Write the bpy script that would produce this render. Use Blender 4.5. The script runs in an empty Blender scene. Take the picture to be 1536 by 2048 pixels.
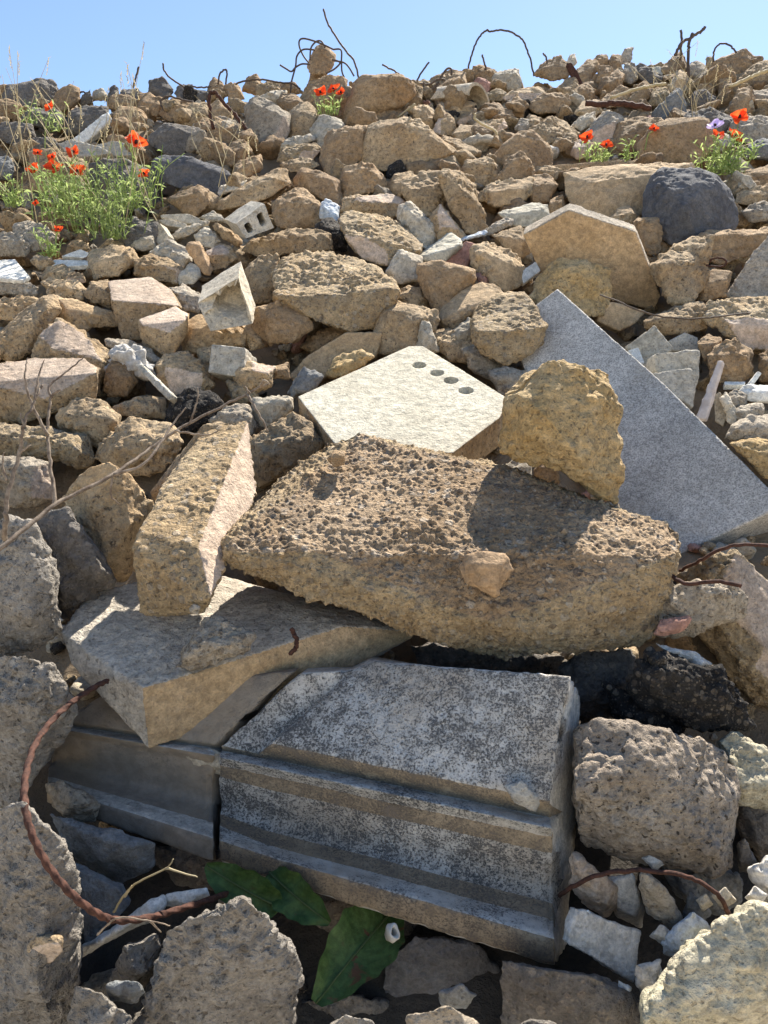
import bpy, bmesh, math, random
import numpy as np
from mathutils import Vector
random.seed(7)
RNG = np.random.default_rng(11)
rad = math.radians
scene = bpy.context.scene
COL = scene.collection

# ------------------------------------------------------------------ camera, sky, sun, exposure
CAM_H, PITCH, F = 1.5, rad(8.0), 1547.0
cam_d = bpy.data.cameras.new("camera")
cam = bpy.data.objects.new("camera", cam_d)
COL.objects.link(cam)
cam.location = (0, 0, CAM_H)
cam.rotation_euler = (math.pi / 2 - PITCH, 0, 0)
cam_d.sensor_fit = 'VERTICAL'
cam_d.angle = 2 * math.atan(1024 / F)
cam_d.clip_start = 0.02
cam_d.clip_end = 3000
scene.camera = cam

SUN_EL, SUN_AZ = rad(50), rad(27)          # azimuth measured from +Y (view direction) towards +X
world = bpy.data.worlds.new("World")
scene.world = world
world.use_nodes = True
wn = world.node_tree
for n in list(wn.nodes):
    wn.nodes.remove(n)
sky = wn.nodes.new("ShaderNodeTexSky")
sky.sky_type = 'NISHITA'
sky.sun_disc = False
sky.sun_elevation = SUN_EL
sky.sun_rotation = SUN_AZ
sky.air_density = 0.9
sky.dust_density = 0.25
sky.ozone_density = 2.2
bg = wn.nodes.new("ShaderNodeBackground")
bg.inputs[1].default_value = 0.078
wo = wn.nodes.new("ShaderNodeOutputWorld")
wn.links.new(sky.outputs[0], bg.inputs[0])
wn.links.new(bg.outputs[0], wo.inputs[0])

sun_d = bpy.data.lights.new("sun", 'SUN')
sun_d.energy = 4.6
sun_d.angle = rad(0.5)
sun_d.color = (1.0, 0.93, 0.82)
sun = bpy.data.objects.new("sun", sun_d)
COL.objects.link(sun)
SDIR = Vector((math.sin(SUN_AZ) * math.cos(SUN_EL), math.cos(SUN_AZ) * math.cos(SUN_EL), math.sin(SUN_EL)))
sun.rotation_euler = SDIR.to_track_quat('Z', 'Y').to_euler()
sun.location = SDIR * 20

scene.view_settings.view_transform = 'Standard'
scene.view_settings.look = 'None'
scene.view_settings.exposure = 1.44
scene.view_settings.gamma = 1.0
scene.render.engine = 'CYCLES'
scene.cycles.max_bounces = 6
scene.cycles.diffuse_bounces = 4
scene.cycles.use_denoising = True

# ------------------------------------------------------------------ photo pixel -> place on the heap
CY, SY = math.cos(PITCH), math.sin(PITCH)
SL_C, SL_M = -0.294, 0.673                  # face of the heap: z = SL_C + SL_M * y

def ray(px, py):
    u, v = (px - 768.0) / F, (1024.0 - py) / F
    return Vector((u, CY + v * SY, -SY + v * CY))

def D(px, py):
    r = ray(px, py)
    den = SL_M * r.y - r.z
    d = (CAM_H - SL_C) / den if den > 0.02 else 90
    return min(d, 7.6)

def P(px, py, d):
    return Vector((0, 0, CAM_H)) + ray(px, py) * d

def elev(py):
    return math.atan((1024.0 - py) / F) - PITCH

# ------------------------------------------------------------------ numpy noise
_T = np.random.default_rng(3).random((64, 64, 64)).astype(np.float32) * 2 - 1
def vnoise(p):
    i = np.floor(p).astype(np.int64)
    f = (p - i).astype(np.float32)
    f = f * f * f * (f * (f * 6 - 15) + 10)
    i &= 63
    j = (i + 1) & 63
    x0, y0, z0 = i.T; x1, y1, z1 = j.T
    fx, fy, fz = f.T
    def L(a, b, t): return a + (b - a) * t
    return L(L(L(_T[x0, y0, z0], _T[x1, y0, z0], fx), L(_T[x0, y1, z0], _T[x1, y1, z0], fx), fy),
             L(L(_T[x0, y0, z1], _T[x1, y0, z1], fx), L(_T[x0, y1, z1], _T[x1, y1, z1], fx), fy), fz)
def fbm(p, octv=3, gain=0.5):
    s = 0; a = 1.0
    for k in range(octv):
        s = s + a * vnoise(p * (2.03 ** k) + 17.3 * k)
        a *= gain
    return s

# ------------------------------------------------------------------ materials
MATS = {}
class NT:
    def __init__(s, name):
        s.m = bpy.data.materials.new(name); s.m.use_nodes = True
        s.t = s.m.node_tree
        for n in list(s.t.nodes): s.t.nodes.remove(n)
        s.out = s.n("ShaderNodeOutputMaterial")
        s.b = s.n("ShaderNodeBsdfPrincipled")
        s.t.links.new(s.b.outputs[0], s.out.inputs[0])
        s.b.inputs["Roughness"].default_value = 0.9
        if "Specular IOR Level" in s.b.inputs: s.b.inputs["Specular IOR Level"].default_value = 0.25
    def n(s, t, **kw):
        x = s.t.nodes.new(t)
        for k, v in kw.items(): setattr(x, k, v)
        return x
    def put(s, sock, v):
        if hasattr(v, "links") or hasattr(v, "is_linked"): s.t.links.new(v, sock)
        elif isinstance(v, (tuple, list)) and len(v) == 3 and sock.type == 'RGBA': sock.default_value = (*v, 1)
        else: sock.default_value = v
    def math(s, op, a, b=0.0, c=0.0):
        x = s.n("ShaderNodeMath", operation=op)
        for i, v in enumerate((a, b, c)): s.put(x.inputs[i], v)
        return x.outputs[0]
    def vmath(s, op, a, b=(0, 0, 0)):
        x = s.n("ShaderNodeVectorMath", operation=op)
        s.put(x.inputs[0], a); s.put(x.inputs[1], b)
        return x.outputs[0]
    def vec(s):
        tc = s.n("ShaderNodeTexCoord"); oi = s.n("ShaderNodeObjectInfo")
        s.rand = oi.outputs["Random"]
        sc = s.math('MULTIPLY', oi.outputs["Random"], 53.0)
        cx = s.n("ShaderNodeCombineXYZ")
        for i in range(3): s.put(cx.inputs[i], sc)
        return s.vmath('ADD', tc.outputs["Object"], cx.outputs[0])
    def noise(s, v, scale, detail=4, rough=0.55, dist=0.0):
        x = s.n("ShaderNodeTexNoise")
        s.put(x.inputs["Vector"], v); x.inputs["Scale"].default_value = scale
        x.inputs["Detail"].default_value = detail; x.inputs["Roughness"].default_value = rough
        x.inputs["Distortion"].default_value = dist
        return x.outputs[0]
    def voro(s, v, scale, feature='F1', rnd=1.0):
        x = s.n("ShaderNodeTexVoronoi", feature=feature)
        s.put(x.inputs["Vector"], v); x.inputs["Scale"].default_value = scale
        x.inputs["Randomness"].default_value = rnd
        return x
    def ramp(s, v, lo, hi, a=0.0, b=1.0):
        x = s.n("ShaderNodeMapRange", interpolation_type='SMOOTHSTEP')
        s.put(x.inputs[0], v)
        for i, q in enumerate((lo, hi, a, b)): x.inputs[i + 1].default_value = q
        return x.outputs[0]
    def mix(s, f, a, b, mode='MIX'):
        x = s.n("ShaderNodeMix", data_type='RGBA', blend_type=mode)
        s.put(x.inputs[0], f); s.put(x.inputs[6], a); s.put(x.inputs[7], b)
        return x.outputs[2]
    def mul(s, c, f):      # colour times a float socket
        x = s.n("ShaderNodeVectorMath", operation='SCALE')
        s.put(x.inputs[0], c); s.put(x.inputs[3], f)
        return x.outputs[0]
    def bump(s, h, strength, dist, prev=None):
        x = s.n("ShaderNodeBump")
        x.inputs["Strength"].default_value = strength; x.inputs["Distance"].default_value = dist
        s.put(x.inputs["Height"], h)
        if prev is not None: s.put(x.inputs["Normal"], prev)
        return x.outputs[0]

def stone(name, a, b, peb=0.5, pits=0.5, stain=0.3, bump=1.0, pscale=45, vary=0.35, stain_col=(0.10, 0.095, 0.09), tint=True, peb_cols=None):
    """broken concrete or stone: two tones, aggregate pebbles, pits, grey weathering"""
    k = NT(name); v = k.vec()
    n1 = k.noise(v, 5.0, 5, 0.6)
    n2 = k.noise(v, 42.0, 6, 0.7)
    n3 = k.noise(v, 170.0, 4, 0.7)
    col = k.mix(k.ramp(n1, 0.32, 0.68), a, b)
    # aggregate
    vo = k.voro(v, pscale)
    sep = k.n("ShaderNodeSeparateColor"); k.put(sep.inputs[0], vo.outputs["Color"])
    pm = k.math('MULTIPLY', k.ramp(vo.outputs["Distance"], 0.30, 0.42, 1, 0), k.ramp(sep.outputs[0], 0.45, 0.5))
    pc = peb_cols or ((0.16, 0.12, 0.09), (0.48, 0.40, 0.30))
    pcol = k.mix(sep.outputs[1], pc[0], pc[1])
    col = k.mix(k.math('MULTIPLY', pm, peb), col, pcol)
    vo2 = k.voro(v, pscale * 2.6)
    sep2 = k.n("ShaderNodeSeparateColor"); k.put(sep2.inputs[0], vo2.outputs["Color"])
    pm2 = k.math('MULTIPLY', k.ramp(vo2.outputs["Distance"], 0.28, 0.42, 1, 0), k.ramp(sep2.outputs[0], 0.35, 0.4))
    col = k.mix(k.math('MULTIPLY', pm2, peb * 0.8), col, k.mix(sep2.outputs[1], pc[0], pc[1]))
    # grain
    col = k.mul(col, k.ramp(n2, 0.25, 0.75, 0.66, 1.3))
    col = k.mul(col, k.ramp(n3, 0.25, 0.75, 0.78, 1.2))
    # weather stain
    n4 = k.noise(v, 2.6, 7, 0.68)
    col = k.mix(k.math('MULTIPLY', k.ramp(n4, 0.5, 0.66), stain), col, stain_col)
    # pits
    pit = k.math('MULTIPLY', k.ramp(k.noise(v, 95.0, 2, 0.5), 0.60, 0.70), pits)
    col = k.mix(pit, col, (0.05, 0.038, 0.028))
    # stone-to-stone difference
    oi = k.math('MULTIPLY_ADD', k.rand, vary, 1.0 - vary * 0.5)
    col = k.mul(col, oi)
    k.put(k.b.inputs["Base Color"], col)
    h = k.math('MULTIPLY_ADD', n2, 1.0, k.math('MULTIPLY', n3, 0.55))
    h = k.math('MULTIPLY_ADD', k.noise(v, 17.0, 3, 0.6), 1.3, h)
    h = k.math('MULTIPLY_ADD', pm, 0.35 * peb, h)
    h = k.math('MULTIPLY_ADD', pm2, 0.3 * peb, h)
    h = k.math('MULTIPLY_ADD', pit, -0.6, h)
    k.put(k.b.inputs["Normal"], k.bump(h, 0.9, 0.018 * bump))
    MATS[name] = k.m
    return k

PC_L = ((0.20, 0.155, 0.11), (0.60, 0.51, 0.39))
stone('tan', (0.43, 0.295, 0.16), (0.57, 0.43, 0.265), peb=0.35, pits=0.6, stain=0.25)
stone('ochre', (0.55, 0.375, 0.165), (0.65, 0.49, 0.27), peb=0.25, pits=0.5, stain=0.12, bump=1.2)
stone('brown', (0.36, 0.235, 0.125), (0.48, 0.34, 0.20), peb=0.3, pits=0.4, stain=0.25)
stone('pebbly', (0.47, 0.335, 0.185), (0.60, 0.46, 0.28), peb=0.7, pits=0.5, stain=0.25, bump=1.6, pscale=38, peb_cols=PC_L)
stone('greyc', (0.40, 0.335, 0.25), (0.53, 0.46, 0.36), peb=0.4, pits=0.45, stain=0.35)
stone('greypeb', (0.38, 0.315, 0.235), (0.52, 0.44, 0.335), peb=0.7, pits=0.55, stain=0.35, bump=1.5, peb_cols=PC_L)
stone('pinkc', (0.50, 0.38, 0.28), (0.60, 0.48, 0.37), peb=0.12, pits=0.3, stain=0.10, bump=0.5)
stone('pale', (0.50, 0.43, 0.32), (0.62, 0.55, 0.43), peb=0.12, pits=0.35, stain=0.12, bump=0.6)
stone('cream', (0.50, 0.455, 0.35), (0.58, 0.54, 0.43), peb=0.04, pits=0.15, stain=0.06, bump=0.35, vary=0.05, stain_col=(0.4, 0.33, 0.22))
stone('block', (0.44, 0.405, 0.33), (0.53, 0.49, 0.41), peb=0.1, pits=0.35, stain=0.1, bump=0.6, vary=0.15)
stone('slabtan', (0.48, 0.335, 0.185), (0.55, 0.40, 0.24), peb=0.15, pits=0.2, stain=0.08, bump=0.5, vary=0.05)
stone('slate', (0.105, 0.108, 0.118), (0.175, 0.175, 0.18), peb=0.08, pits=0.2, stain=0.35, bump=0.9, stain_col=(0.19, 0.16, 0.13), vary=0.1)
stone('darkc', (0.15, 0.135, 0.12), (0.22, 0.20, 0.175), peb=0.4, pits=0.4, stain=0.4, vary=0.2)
stone('asphalt', (0.035, 0.032, 0.030), (0.075, 0.068, 0.06), peb=0.55, pits=0.6, stain=0.2, bump=2.0, pscale=55, stain_col=(0.02, 0.02, 0.02))
stone('plaster', (0.60, 0.56, 0.49), (0.70, 0.66, 0.59), peb=0.02, pits=0.2, stain=0.15, bump=0.5, stain_col=(0.33, 0.30, 0.27), vary=0.15)
stone('bluegrey', (0.20, 0.21, 0.21), (0.29, 0.29, 0.28), peb=0.15, pits=0.3, stain=0.25, bump=0.7)
stone('brick', (0.44, 0.24, 0.18), (0.54, 0.31, 0.24), peb=0.1, pits=0.3, stain=0.15, bump=0.5)
stone('orange', (0.52, 0.20, 0.08), (0.60, 0.28, 0.12), peb=0.1, pits=0.3, stain=0.15, bump=0.5)
stone('tile', (0.68, 0.66, 0.59), (0.76, 0.74, 0.67), peb=0.0, pits=0.1, stain=0.08, bump=0.2, stain_col=(0.35, 0.32, 0.28), vary=0.1)
stone('bluewhite', (0.60, 0.66, 0.70), (0.72, 0.76, 0.79), peb=0.0, pits=0.2, stain=0.2, bump=0.6, stain_col=(0.3, 0.3, 0.3), vary=0.1)
stone('clay', (0.40, 0.26, 0.14), (0.50, 0.34, 0.2), peb=0.05, pits=0.2, stain=0.2, bump=0.4)

def granite():
    k = NT('granite'); v = k.vec()
    n1 = k.noise(v, 210, 3, 0.65); n2 = k.noise(v, 5, 6, 0.65); n3 = k.noise(v, 70, 4, 0.6)
    col = k.mix(k.ramp(n1, 0.36, 0.6), (0.26, 0.25, 0.23), (0.53, 0.505, 0.46))
    col = k.mul(col, k.ramp(n2, 0.3, 0.7, 0.8, 1.2))
    col = k.mul(col, k.ramp(n3, 0.3, 0.7, 0.82, 1.2))
    col = k.mix(k.math('MULTIPLY', k.ramp(k.noise(v, 3.2, 7, 0.7), 0.52, 0.70), 0.45), col, (0.50, 0.44, 0.35))    # dust
    col = k.mix(k.math('MULTIPLY', k.ramp(k.noise(v, 8.0, 6, 0.75), 0.60, 0.72), 0.5), col, (0.16, 0.15, 0.135))    # damp stains
    # pale scuffs
    vv = k.n("ShaderNodeMapping"); k.put(vv.inputs[0], v); vv.inputs["Rotation"].default_value = (0.3, 0.5, 0.9); vv.inputs["Scale"].default_value = (60, 9, 25)
    sc = k.math('MULTIPLY', k.ramp(k.noise(vv.outputs[0], 1.0, 5, 0.6), 0.66, 0.74), k.ramp(n2, 0.5, 0.62))
    col = k.mix(k.math('MULTIPLY', sc, 0.5), col, (0.55, 0.55, 0.54))
    k.put(k.b.inputs["Base Color"], col)
    k.put(k.b.inputs["Normal"], k.bump(k.math('ADD', n1, n3), 0.5, 0.004))
    k.b.inputs["Roughness"].default_value = 0.75
    MATS['granite'] = k.m
granite()

def lichen(name, light, dark, lo, hi, wide):
    """old limestone under a black crust that has flaked off in specks"""
    k = NT(name); v = k.vec()
    n1 = k.noise(v, 210, 5, 0.8); n2 = k.noise(v, 7.0, 6, 0.65); n3 = k.noise(v, 34, 5, 0.7); n4 = k.noise(v, 3.0, 4, 0.6)
    base = k.mix(k.ramp(n3, 0.3, 0.7), light, tuple(x * 0.72 for x in light))
    base = k.mix(k.math('MULTIPLY', k.ramp(n4, 0.45, 0.62), 0.45), base, (0.40, 0.30, 0.19))
    s = k.math('MULTIPLY_ADD', n2, wide, k.math('MULTIPLY_ADD', n3, 0.35, n1))
    m = k.ramp(s, lo, hi)
    col = k.mix(m, base, k.mix(k.ramp(n3, 0.35, 0.65), dark, tuple(x * 2.0 for x in dark)))
    k.put(k.b.inputs["Base Color"], col)
    k.put(k.b.inputs["Normal"], k.bump(k.math('MULTIPLY_ADD', m, 0.4, k.math('ADD', n1, n3)), 0.7, 0.006))
    MATS[name] = k.m
lichen('lichen', (0.70, 0.67, 0.61), (0.075, 0.072, 0.068), 0.85, 0.98, 0.42)
lichen('lichen_light', (0.72, 0.69, 0.62), (0.09, 0.085, 0.08), 0.92, 1.06, 0.5)
lichen('lichen_brown', (0.44, 0.35, 0.24), (0.12, 0.10, 0.08), 0.86, 1.06, 0.5)
lichen('lichen_worn', (0.38, 0.325, 0.26), (0.16, 0.14, 0.115), 0.95, 1.2, 0.5)

def simple(name, c1, c2, scale=20, rough=0.8, bump=0.0, metallic=0.0, transl=0.0, spec=0.25):
    k = NT(name); v = k.vec()
    n = k.noise(v, scale, 5, 0.65)
    col = k.mix(k.ramp(n, 0.3, 0.7), c1, c2)
    col = k.mul(col, k.math('MULTIPLY_ADD', k.rand, 0.25, 0.87))
    k.put(k.b.inputs["Base Color"], col)
    k.b.inputs["Roughness"].default_value = rough
    k.b.inputs["Metallic"].default_value = metallic
    k.b.inputs["Specular IOR Level"].default_value = spec
    if bump: k.put(k.b.inputs["Normal"], k.bump(n, 0.8, bump))
    if transl:
        tr = k.n("ShaderNodeBsdfTranslucent"); k.put(tr.inputs[0], col)
        mx = k.n("ShaderNodeMixShader"); mx.inputs[0].default_value = transl
        k.t.links.new(k.b.outputs[0], mx.inputs[1]); k.t.links.new(tr.outputs[0], mx.inputs[2])
        k.t.links.new(mx.outputs[0], k.out.inputs[0])
    MATS[name] = k.m
simple('rust', (0.035, 0.017, 0.013), (0.10, 0.045, 0.03), 90, 0.85, 0.003)
simple('wire', (0.055, 0.042, 0.035), (0.12, 0.085, 0.06), 60, 0.7, 0.002)
simple('leaf', (0.25, 0.36, 0.10), (0.45, 0.52, 0.22), 9, 0.6, 0, 0, 0.5)
def dock():
    k = NT('dock'); v = k.vec()
    n = k.noise(v, 14, 5, 0.6); b = k.noise(v, 22, 4, 0.6, 0.6); vn = k.noise(v, 90, 3, 0.6)
    col = k.mix(k.ramp(n, 0.3, 0.7), (0.04, 0.085, 0.022), (0.085, 0.14, 0.04))
    col = k.mul(col, k.ramp(vn, 0.3, 0.7, 0.75, 1.25))
    col = k.mix(k.ramp(b, 0.60, 0.68), col, (0.13, 0.062, 0.03))
    k.put(k.b.inputs["Base Color"], col); k.put(k.b.inputs["Normal"], k.bump(vn, 0.6, 0.004))
    k.b.inputs["Roughness"].default_value = 0.55
    MATS['dock'] = k.m
dock()
simple('leaf_rib', (0.06, 0.09, 0.03), (0.10, 0.13, 0.05), 20, 0.6)
stone('pinkpeb', (0.47, 0.38, 0.29), (0.58, 0.49, 0.39), peb=0.6, pits=0.8, stain=0.2, bump=1.3, peb_cols=PC_L)
stone('coolpeb', (0.28, 0.25, 0.21), (0.40, 0.365, 0.315), peb=0.6, pits=0.6, stain=0.3, bump=1.5, peb_cols=((0.16, 0.135, 0.11), (0.52, 0.46, 0.38)))  # cooler, darker copy of greypeb; the low rocks' shade is in its colour
stone('palegrey', (0.46, 0.405, 0.33), (0.57, 0.515, 0.43), peb=0.2, pits=0.4, stain=0.25, bump=0.7, vary=0.1)
stone('mossy', (0.47, 0.42, 0.29), (0.60, 0.54, 0.40), peb=0.3, pits=0.4, stain=0.35, stain_col=(0.30, 0.32, 0.16))
stone('limestone', (0.62, 0.58, 0.50), (0.74, 0.70, 0.62), peb=0.0, pits=0.3, stain=0.5, bump=0.6, stain_col=(0.2, 0.19, 0.17))
stone('pebtop', (0.42, 0.29, 0.17), (0.57, 0.42, 0.27), peb=0.95, pits=0.5, stain=0.3, bump=2.0, pscale=34, peb_cols=((0.20, 0.14, 0.095), (0.66, 0.55, 0.42)))
simple('petal', (0.85, 0.09, 0.02), (0.92, 0.16, 0.04), 30, 0.6, 0, 0, 0.6)
simple('mauve_petal', (0.55, 0.42, 0.75), (0.75, 0.65, 0.9), 30, 0.6, 0, 0, 0.4)
simple('flower_eye', (0.02, 0.015, 0.02), (0.05, 0.03, 0.03), 30, 0.7)
simple('straw', (0.46, 0.38, 0.22), (0.60, 0.52, 0.34), 14, 0.7, 0, 0, 0.3)
simple('twig', (0.10, 0.07, 0.05), (0.30, 0.24, 0.18), 60, 0.8, 0.002)
simple('wood', (0.42, 0.36, 0.32), (0.58, 0.52, 0.48), 30, 0.8, 0.003)
simple('cloth', (0.30, 0.28, 0.25), (0.55, 0.52, 0.47), 45, 0.9, 0.004)
def soil():
    k = NT('soil'); v = k.vec()
    v = k.n('ShaderNodeTexCoord').outputs['Object']
    n = k.noise(v, 25, 6, 0.7); n2 = k.noise(v, 3, 4, 0.6)
    sx = k.n("ShaderNodeSeparateXYZ"); k.put(sx.inputs[0], v)
    dry = k.ramp(k.math('MULTIPLY_ADD', n2, 0.8, sx.outputs[1]), 1.95, 2.7)     # near-black tone at the foot blends to tan higher up
    col = k.mix(dry, k.mix(n, (0.030, 0.027, 0.024), (0.075, 0.066, 0.056)), k.mix(n, (0.20, 0.145, 0.09), (0.36, 0.27, 0.17)))
    k.put(k.b.inputs["Base Color"], col); k.put(k.b.inputs["Normal"], k.bump(n, 0.9, 0.03))
    MATS['soil'] = k.m
soil()
simple('shell', (0.45, 0.42, 0.36), (0.6, 0.57, 0.5), 60, 0.6, 0.002)

# ------------------------------------------------------------------ object helpers
def tag(o, label, cat=None, group=None, kind=None):
    if label: o['label'] = label
    if cat: o['category'] = cat
    if group: o['group'] = group
    if kind: o['kind'] = kind
    return o

def mesh_obj(name, verts, faces, mat, parent=None, origin=None, smooth=False):
    o3 = Vector(origin) if origin is not None else Vector((0, 0, 0))
    me = bpy.data.meshes.new(name)
    me.from_pydata([tuple(Vector(v) - o3) for v in verts], [], faces)
    if smooth: me.polygons.foreach_set('use_smooth', [True] * len(me.polygons))
    me.update()
    if mat: me.materials.append(MATS[mat])
    o = bpy.data.objects.new(name, me)
    COL.objects.link(o)
    o.location = o3
    if parent is not None:
        o.location = o3 - parent.location
        o.parent = parent
    return o

def empty(name, loc):
    o = bpy.data.objects.new(name, None); COL.objects.link(o)
    o.empty_display_size = 0.05
    o.location = loc
    return o

def spline(pts, n=6):
    pts = [Vector(p) for p in pts]
    if len(pts) < 3: n0 = n
    out = []
    for i in range(len(pts) - 1):
        p0 = pts[max(i - 1, 0)]; p1 = pts[i]; p2 = pts[i + 1]; p3 = pts[min(i + 2, len(pts) - 1)]
        for k in range(n):
            t = k / n
            out.append(0.5 * ((2 * p1) + (p2 - p0) * t + (2 * p0 - 5 * p1 + 4 * p2 - p3) * t * t + (3 * p1 - p0 - 3 * p2 + p3) * t ** 3))
    out.append(pts[-1])
    return out

def tube_geo(pts, r0, r1=None, seg=7, twist=0.0, V=None, Fc=None, lobes=0):
    V = [] if V is None else V; Fc = [] if Fc is None else Fc
    r1 = r0 if r1 is None else r1
    n = len(pts); base = len(V)
    prev = None
    for i, p in enumerate(pts):
        t = (pts[min(i + 1, n - 1)] - pts[max(i - 1, 0)])
        if t.length < 1e-9: t = Vector((0, 0, 1))
        t.normalize()
        if prev is None:
            a = t.cross(Vector((0.3, 0.2, 0.9)))
            if a.length < 1e-3: a = t.cross(Vector((1, 0, 0)))
        else:
            a = prev - t * prev.dot(t)
        a.normalize(); prev = a.copy(); b = t.cross(a)
        r = r0 + (r1 - r0) * i / max(n - 1, 1)
        for s in range(seg):
            an = 2 * math.pi * s / seg + twist * i
            rr = r * (1 + (0.22 * math.cos(lobes * (an - 2 * twist * i)) if lobes else 0))
            V.append(p + (a * math.cos(an) + b * math.sin(an)) * rr)
    for i in range(n - 1):
        for s in range(seg):
            q = base + i * seg
            Fc.append((q + s, q + (s + 1) % seg, q + seg + (s + 1) % seg, q + seg + s))
    Fc.append(tuple(base + s for s in reversed(range(seg))))
    Fc.append(tuple(base + (n - 1) * seg + s for s in range(seg)))
    return V, Fc

def px_path(txt, dd=0.0, d=None, dref=None):
    """'x,y[,offset_m] ...' -> 3-D points on the heap face (or at a fixed depth d)"""
    out = []
    for w in txt.split():
        q = [float(c) for c in w.split(',')]
        dep = d if d is not None else D(*(dref or q[:2]))
        out.append(P(q[0], q[1], dep + dd + (q[2] if len(q) > 2 else 0)))
    return out

def wire(name, txt, r, label, cat, mat='wire', dd=0.0, d=None, dref=None, group=None, n=6, r1=None, seg=7, lobes=0, twist=0.0):
    pts = spline(px_path(txt, dd, d, dref), n)
    if len(pts) > 12 and lobes == 0:
        kr = random.Random(len(txt)); pts = [q + Vector((kr.gauss(0, 1), kr.gauss(0, 1), kr.gauss(0, 1))) * r * 0.22 for q in pts]
    V, Fc = tube_geo(pts, r, r1, seg=seg, lobes=lobes, twist=twist)
    o = mesh_obj(name, V, Fc, mat, origin=pts[0], smooth=True)
    return tag(o, label, cat, group)
# ------------------------------------------------------------------ the heap itself and the ground
def crest_y(x):
    return float(np.interp(x, [-4, -1.2, 0.4, 1.2, 2.5, 5], [5.9, 5.95, 6.05, 6.5, 6.75, 6.8]))

def heap_z(x, y):
    yc = crest_y(x)
    z = -0.60 + SL_M * min(y, yc) + 0.10 * min(max((y - 1.8) / 0.4, 0), 1) + 0.11 * min(max((y - 3.6) / 1.4, 0), 1)
    if y > yc: z -= 0.45 * (y - yc) ** 1.5
    return z

def ground_z(x, y):
    z = heap_z(x, y); q = np.array([[x, y, z]])
    return z + float(0.08 * fbm(q / 0.5, 3)[0] + 0.03 * fbm(q / 0.12, 2)[0])

def build_ground():
    xs = np.linspace(-9, 9, 181); ys = np.linspace(0.2, 13, 129)
    V = []; Fc = []
    for y in ys:
        for x in xs: V.append((x, y, heap_z(x, y)))
    p = np.array(V)
    p[:, 2] += 0.08 * fbm(p / 0.5, 3) + 0.03 * fbm(p / 0.12, 2)
    n = len(xs)
    for j in range(len(ys) - 1):
        for i in range(n - 1):
            a = j * n + i
            Fc.append((a, a + 1, a + n + 1, a + n))
    o = mesh_obj('rubble_slope', [tuple(q) for q in p], Fc, 'soil', smooth=True)
    tag(o, 'earth slope under the heap of broken concrete, darker at its foot', kind='structure')
    k = NT('dusty_ground'); v = k.vec()
    n1 = k.noise(v, 0.4, 6, 0.6); n2 = k.noise(v, 14, 6, 0.7)
    col = k.mul(k.mix(k.ramp(n1, 0.3, 0.7), (0.54, 0.45, 0.33), (0.63, 0.54, 0.42)), k.ramp(n2, 0.25, 0.75, 0.75, 1.2))
    k.put(k.b.inputs["Base Color"], col); k.put(k.b.inputs["Normal"], k.bump(n2, 0.6, 0.03))
    MATS['dusty_ground'] = k.m
    g = mesh_obj('ground', [(-900, -900, 0), (900, -900, 0), (900, 900, 0), (-900, 900, 0)], [(0, 1, 2, 3)], 'dusty_ground')
    tag(g, 'dusty tan ground around the heap', kind='structure')
build_ground()

# ------------------------------------------------------------------ stones from their outline, depth and thickness
STONES = []
COLOUR = dict(tan='tan', ochre='ochre', brown='brown', pebbly='pebbly tan', greyc='grey', greypeb='pebbly grey', pinkc='pinkish', pale='pale', cream='cream',
              block='light grey', slabtan='tan', slate='slate grey', darkc='dark grey', asphalt='black', plaster='whitish', bluegrey='blue grey', brick='pink',
              orange='orange', tile='white', bluewhite='bluish white', clay='clay brown', granite='speckled grey')

def parse(txt):
    return [tuple(float(c) for c in w.split(',')) for w in txt.split()]

def span(poly, x):
    ys = []
    n = len(poly)
    for i in range(n):
        (x0, y0), (x1, y1) = poly[i][:2], poly[(i + 1) % n][:2]
        if x0 == x1: continue
        t = (x - x0) / (x1 - x0)
        if -1e-6 <= t <= 1 + 1e-6: ys.append(y0 + t * (y1 - y0))
    return (min(ys), max(ys)) if ys else None

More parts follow.
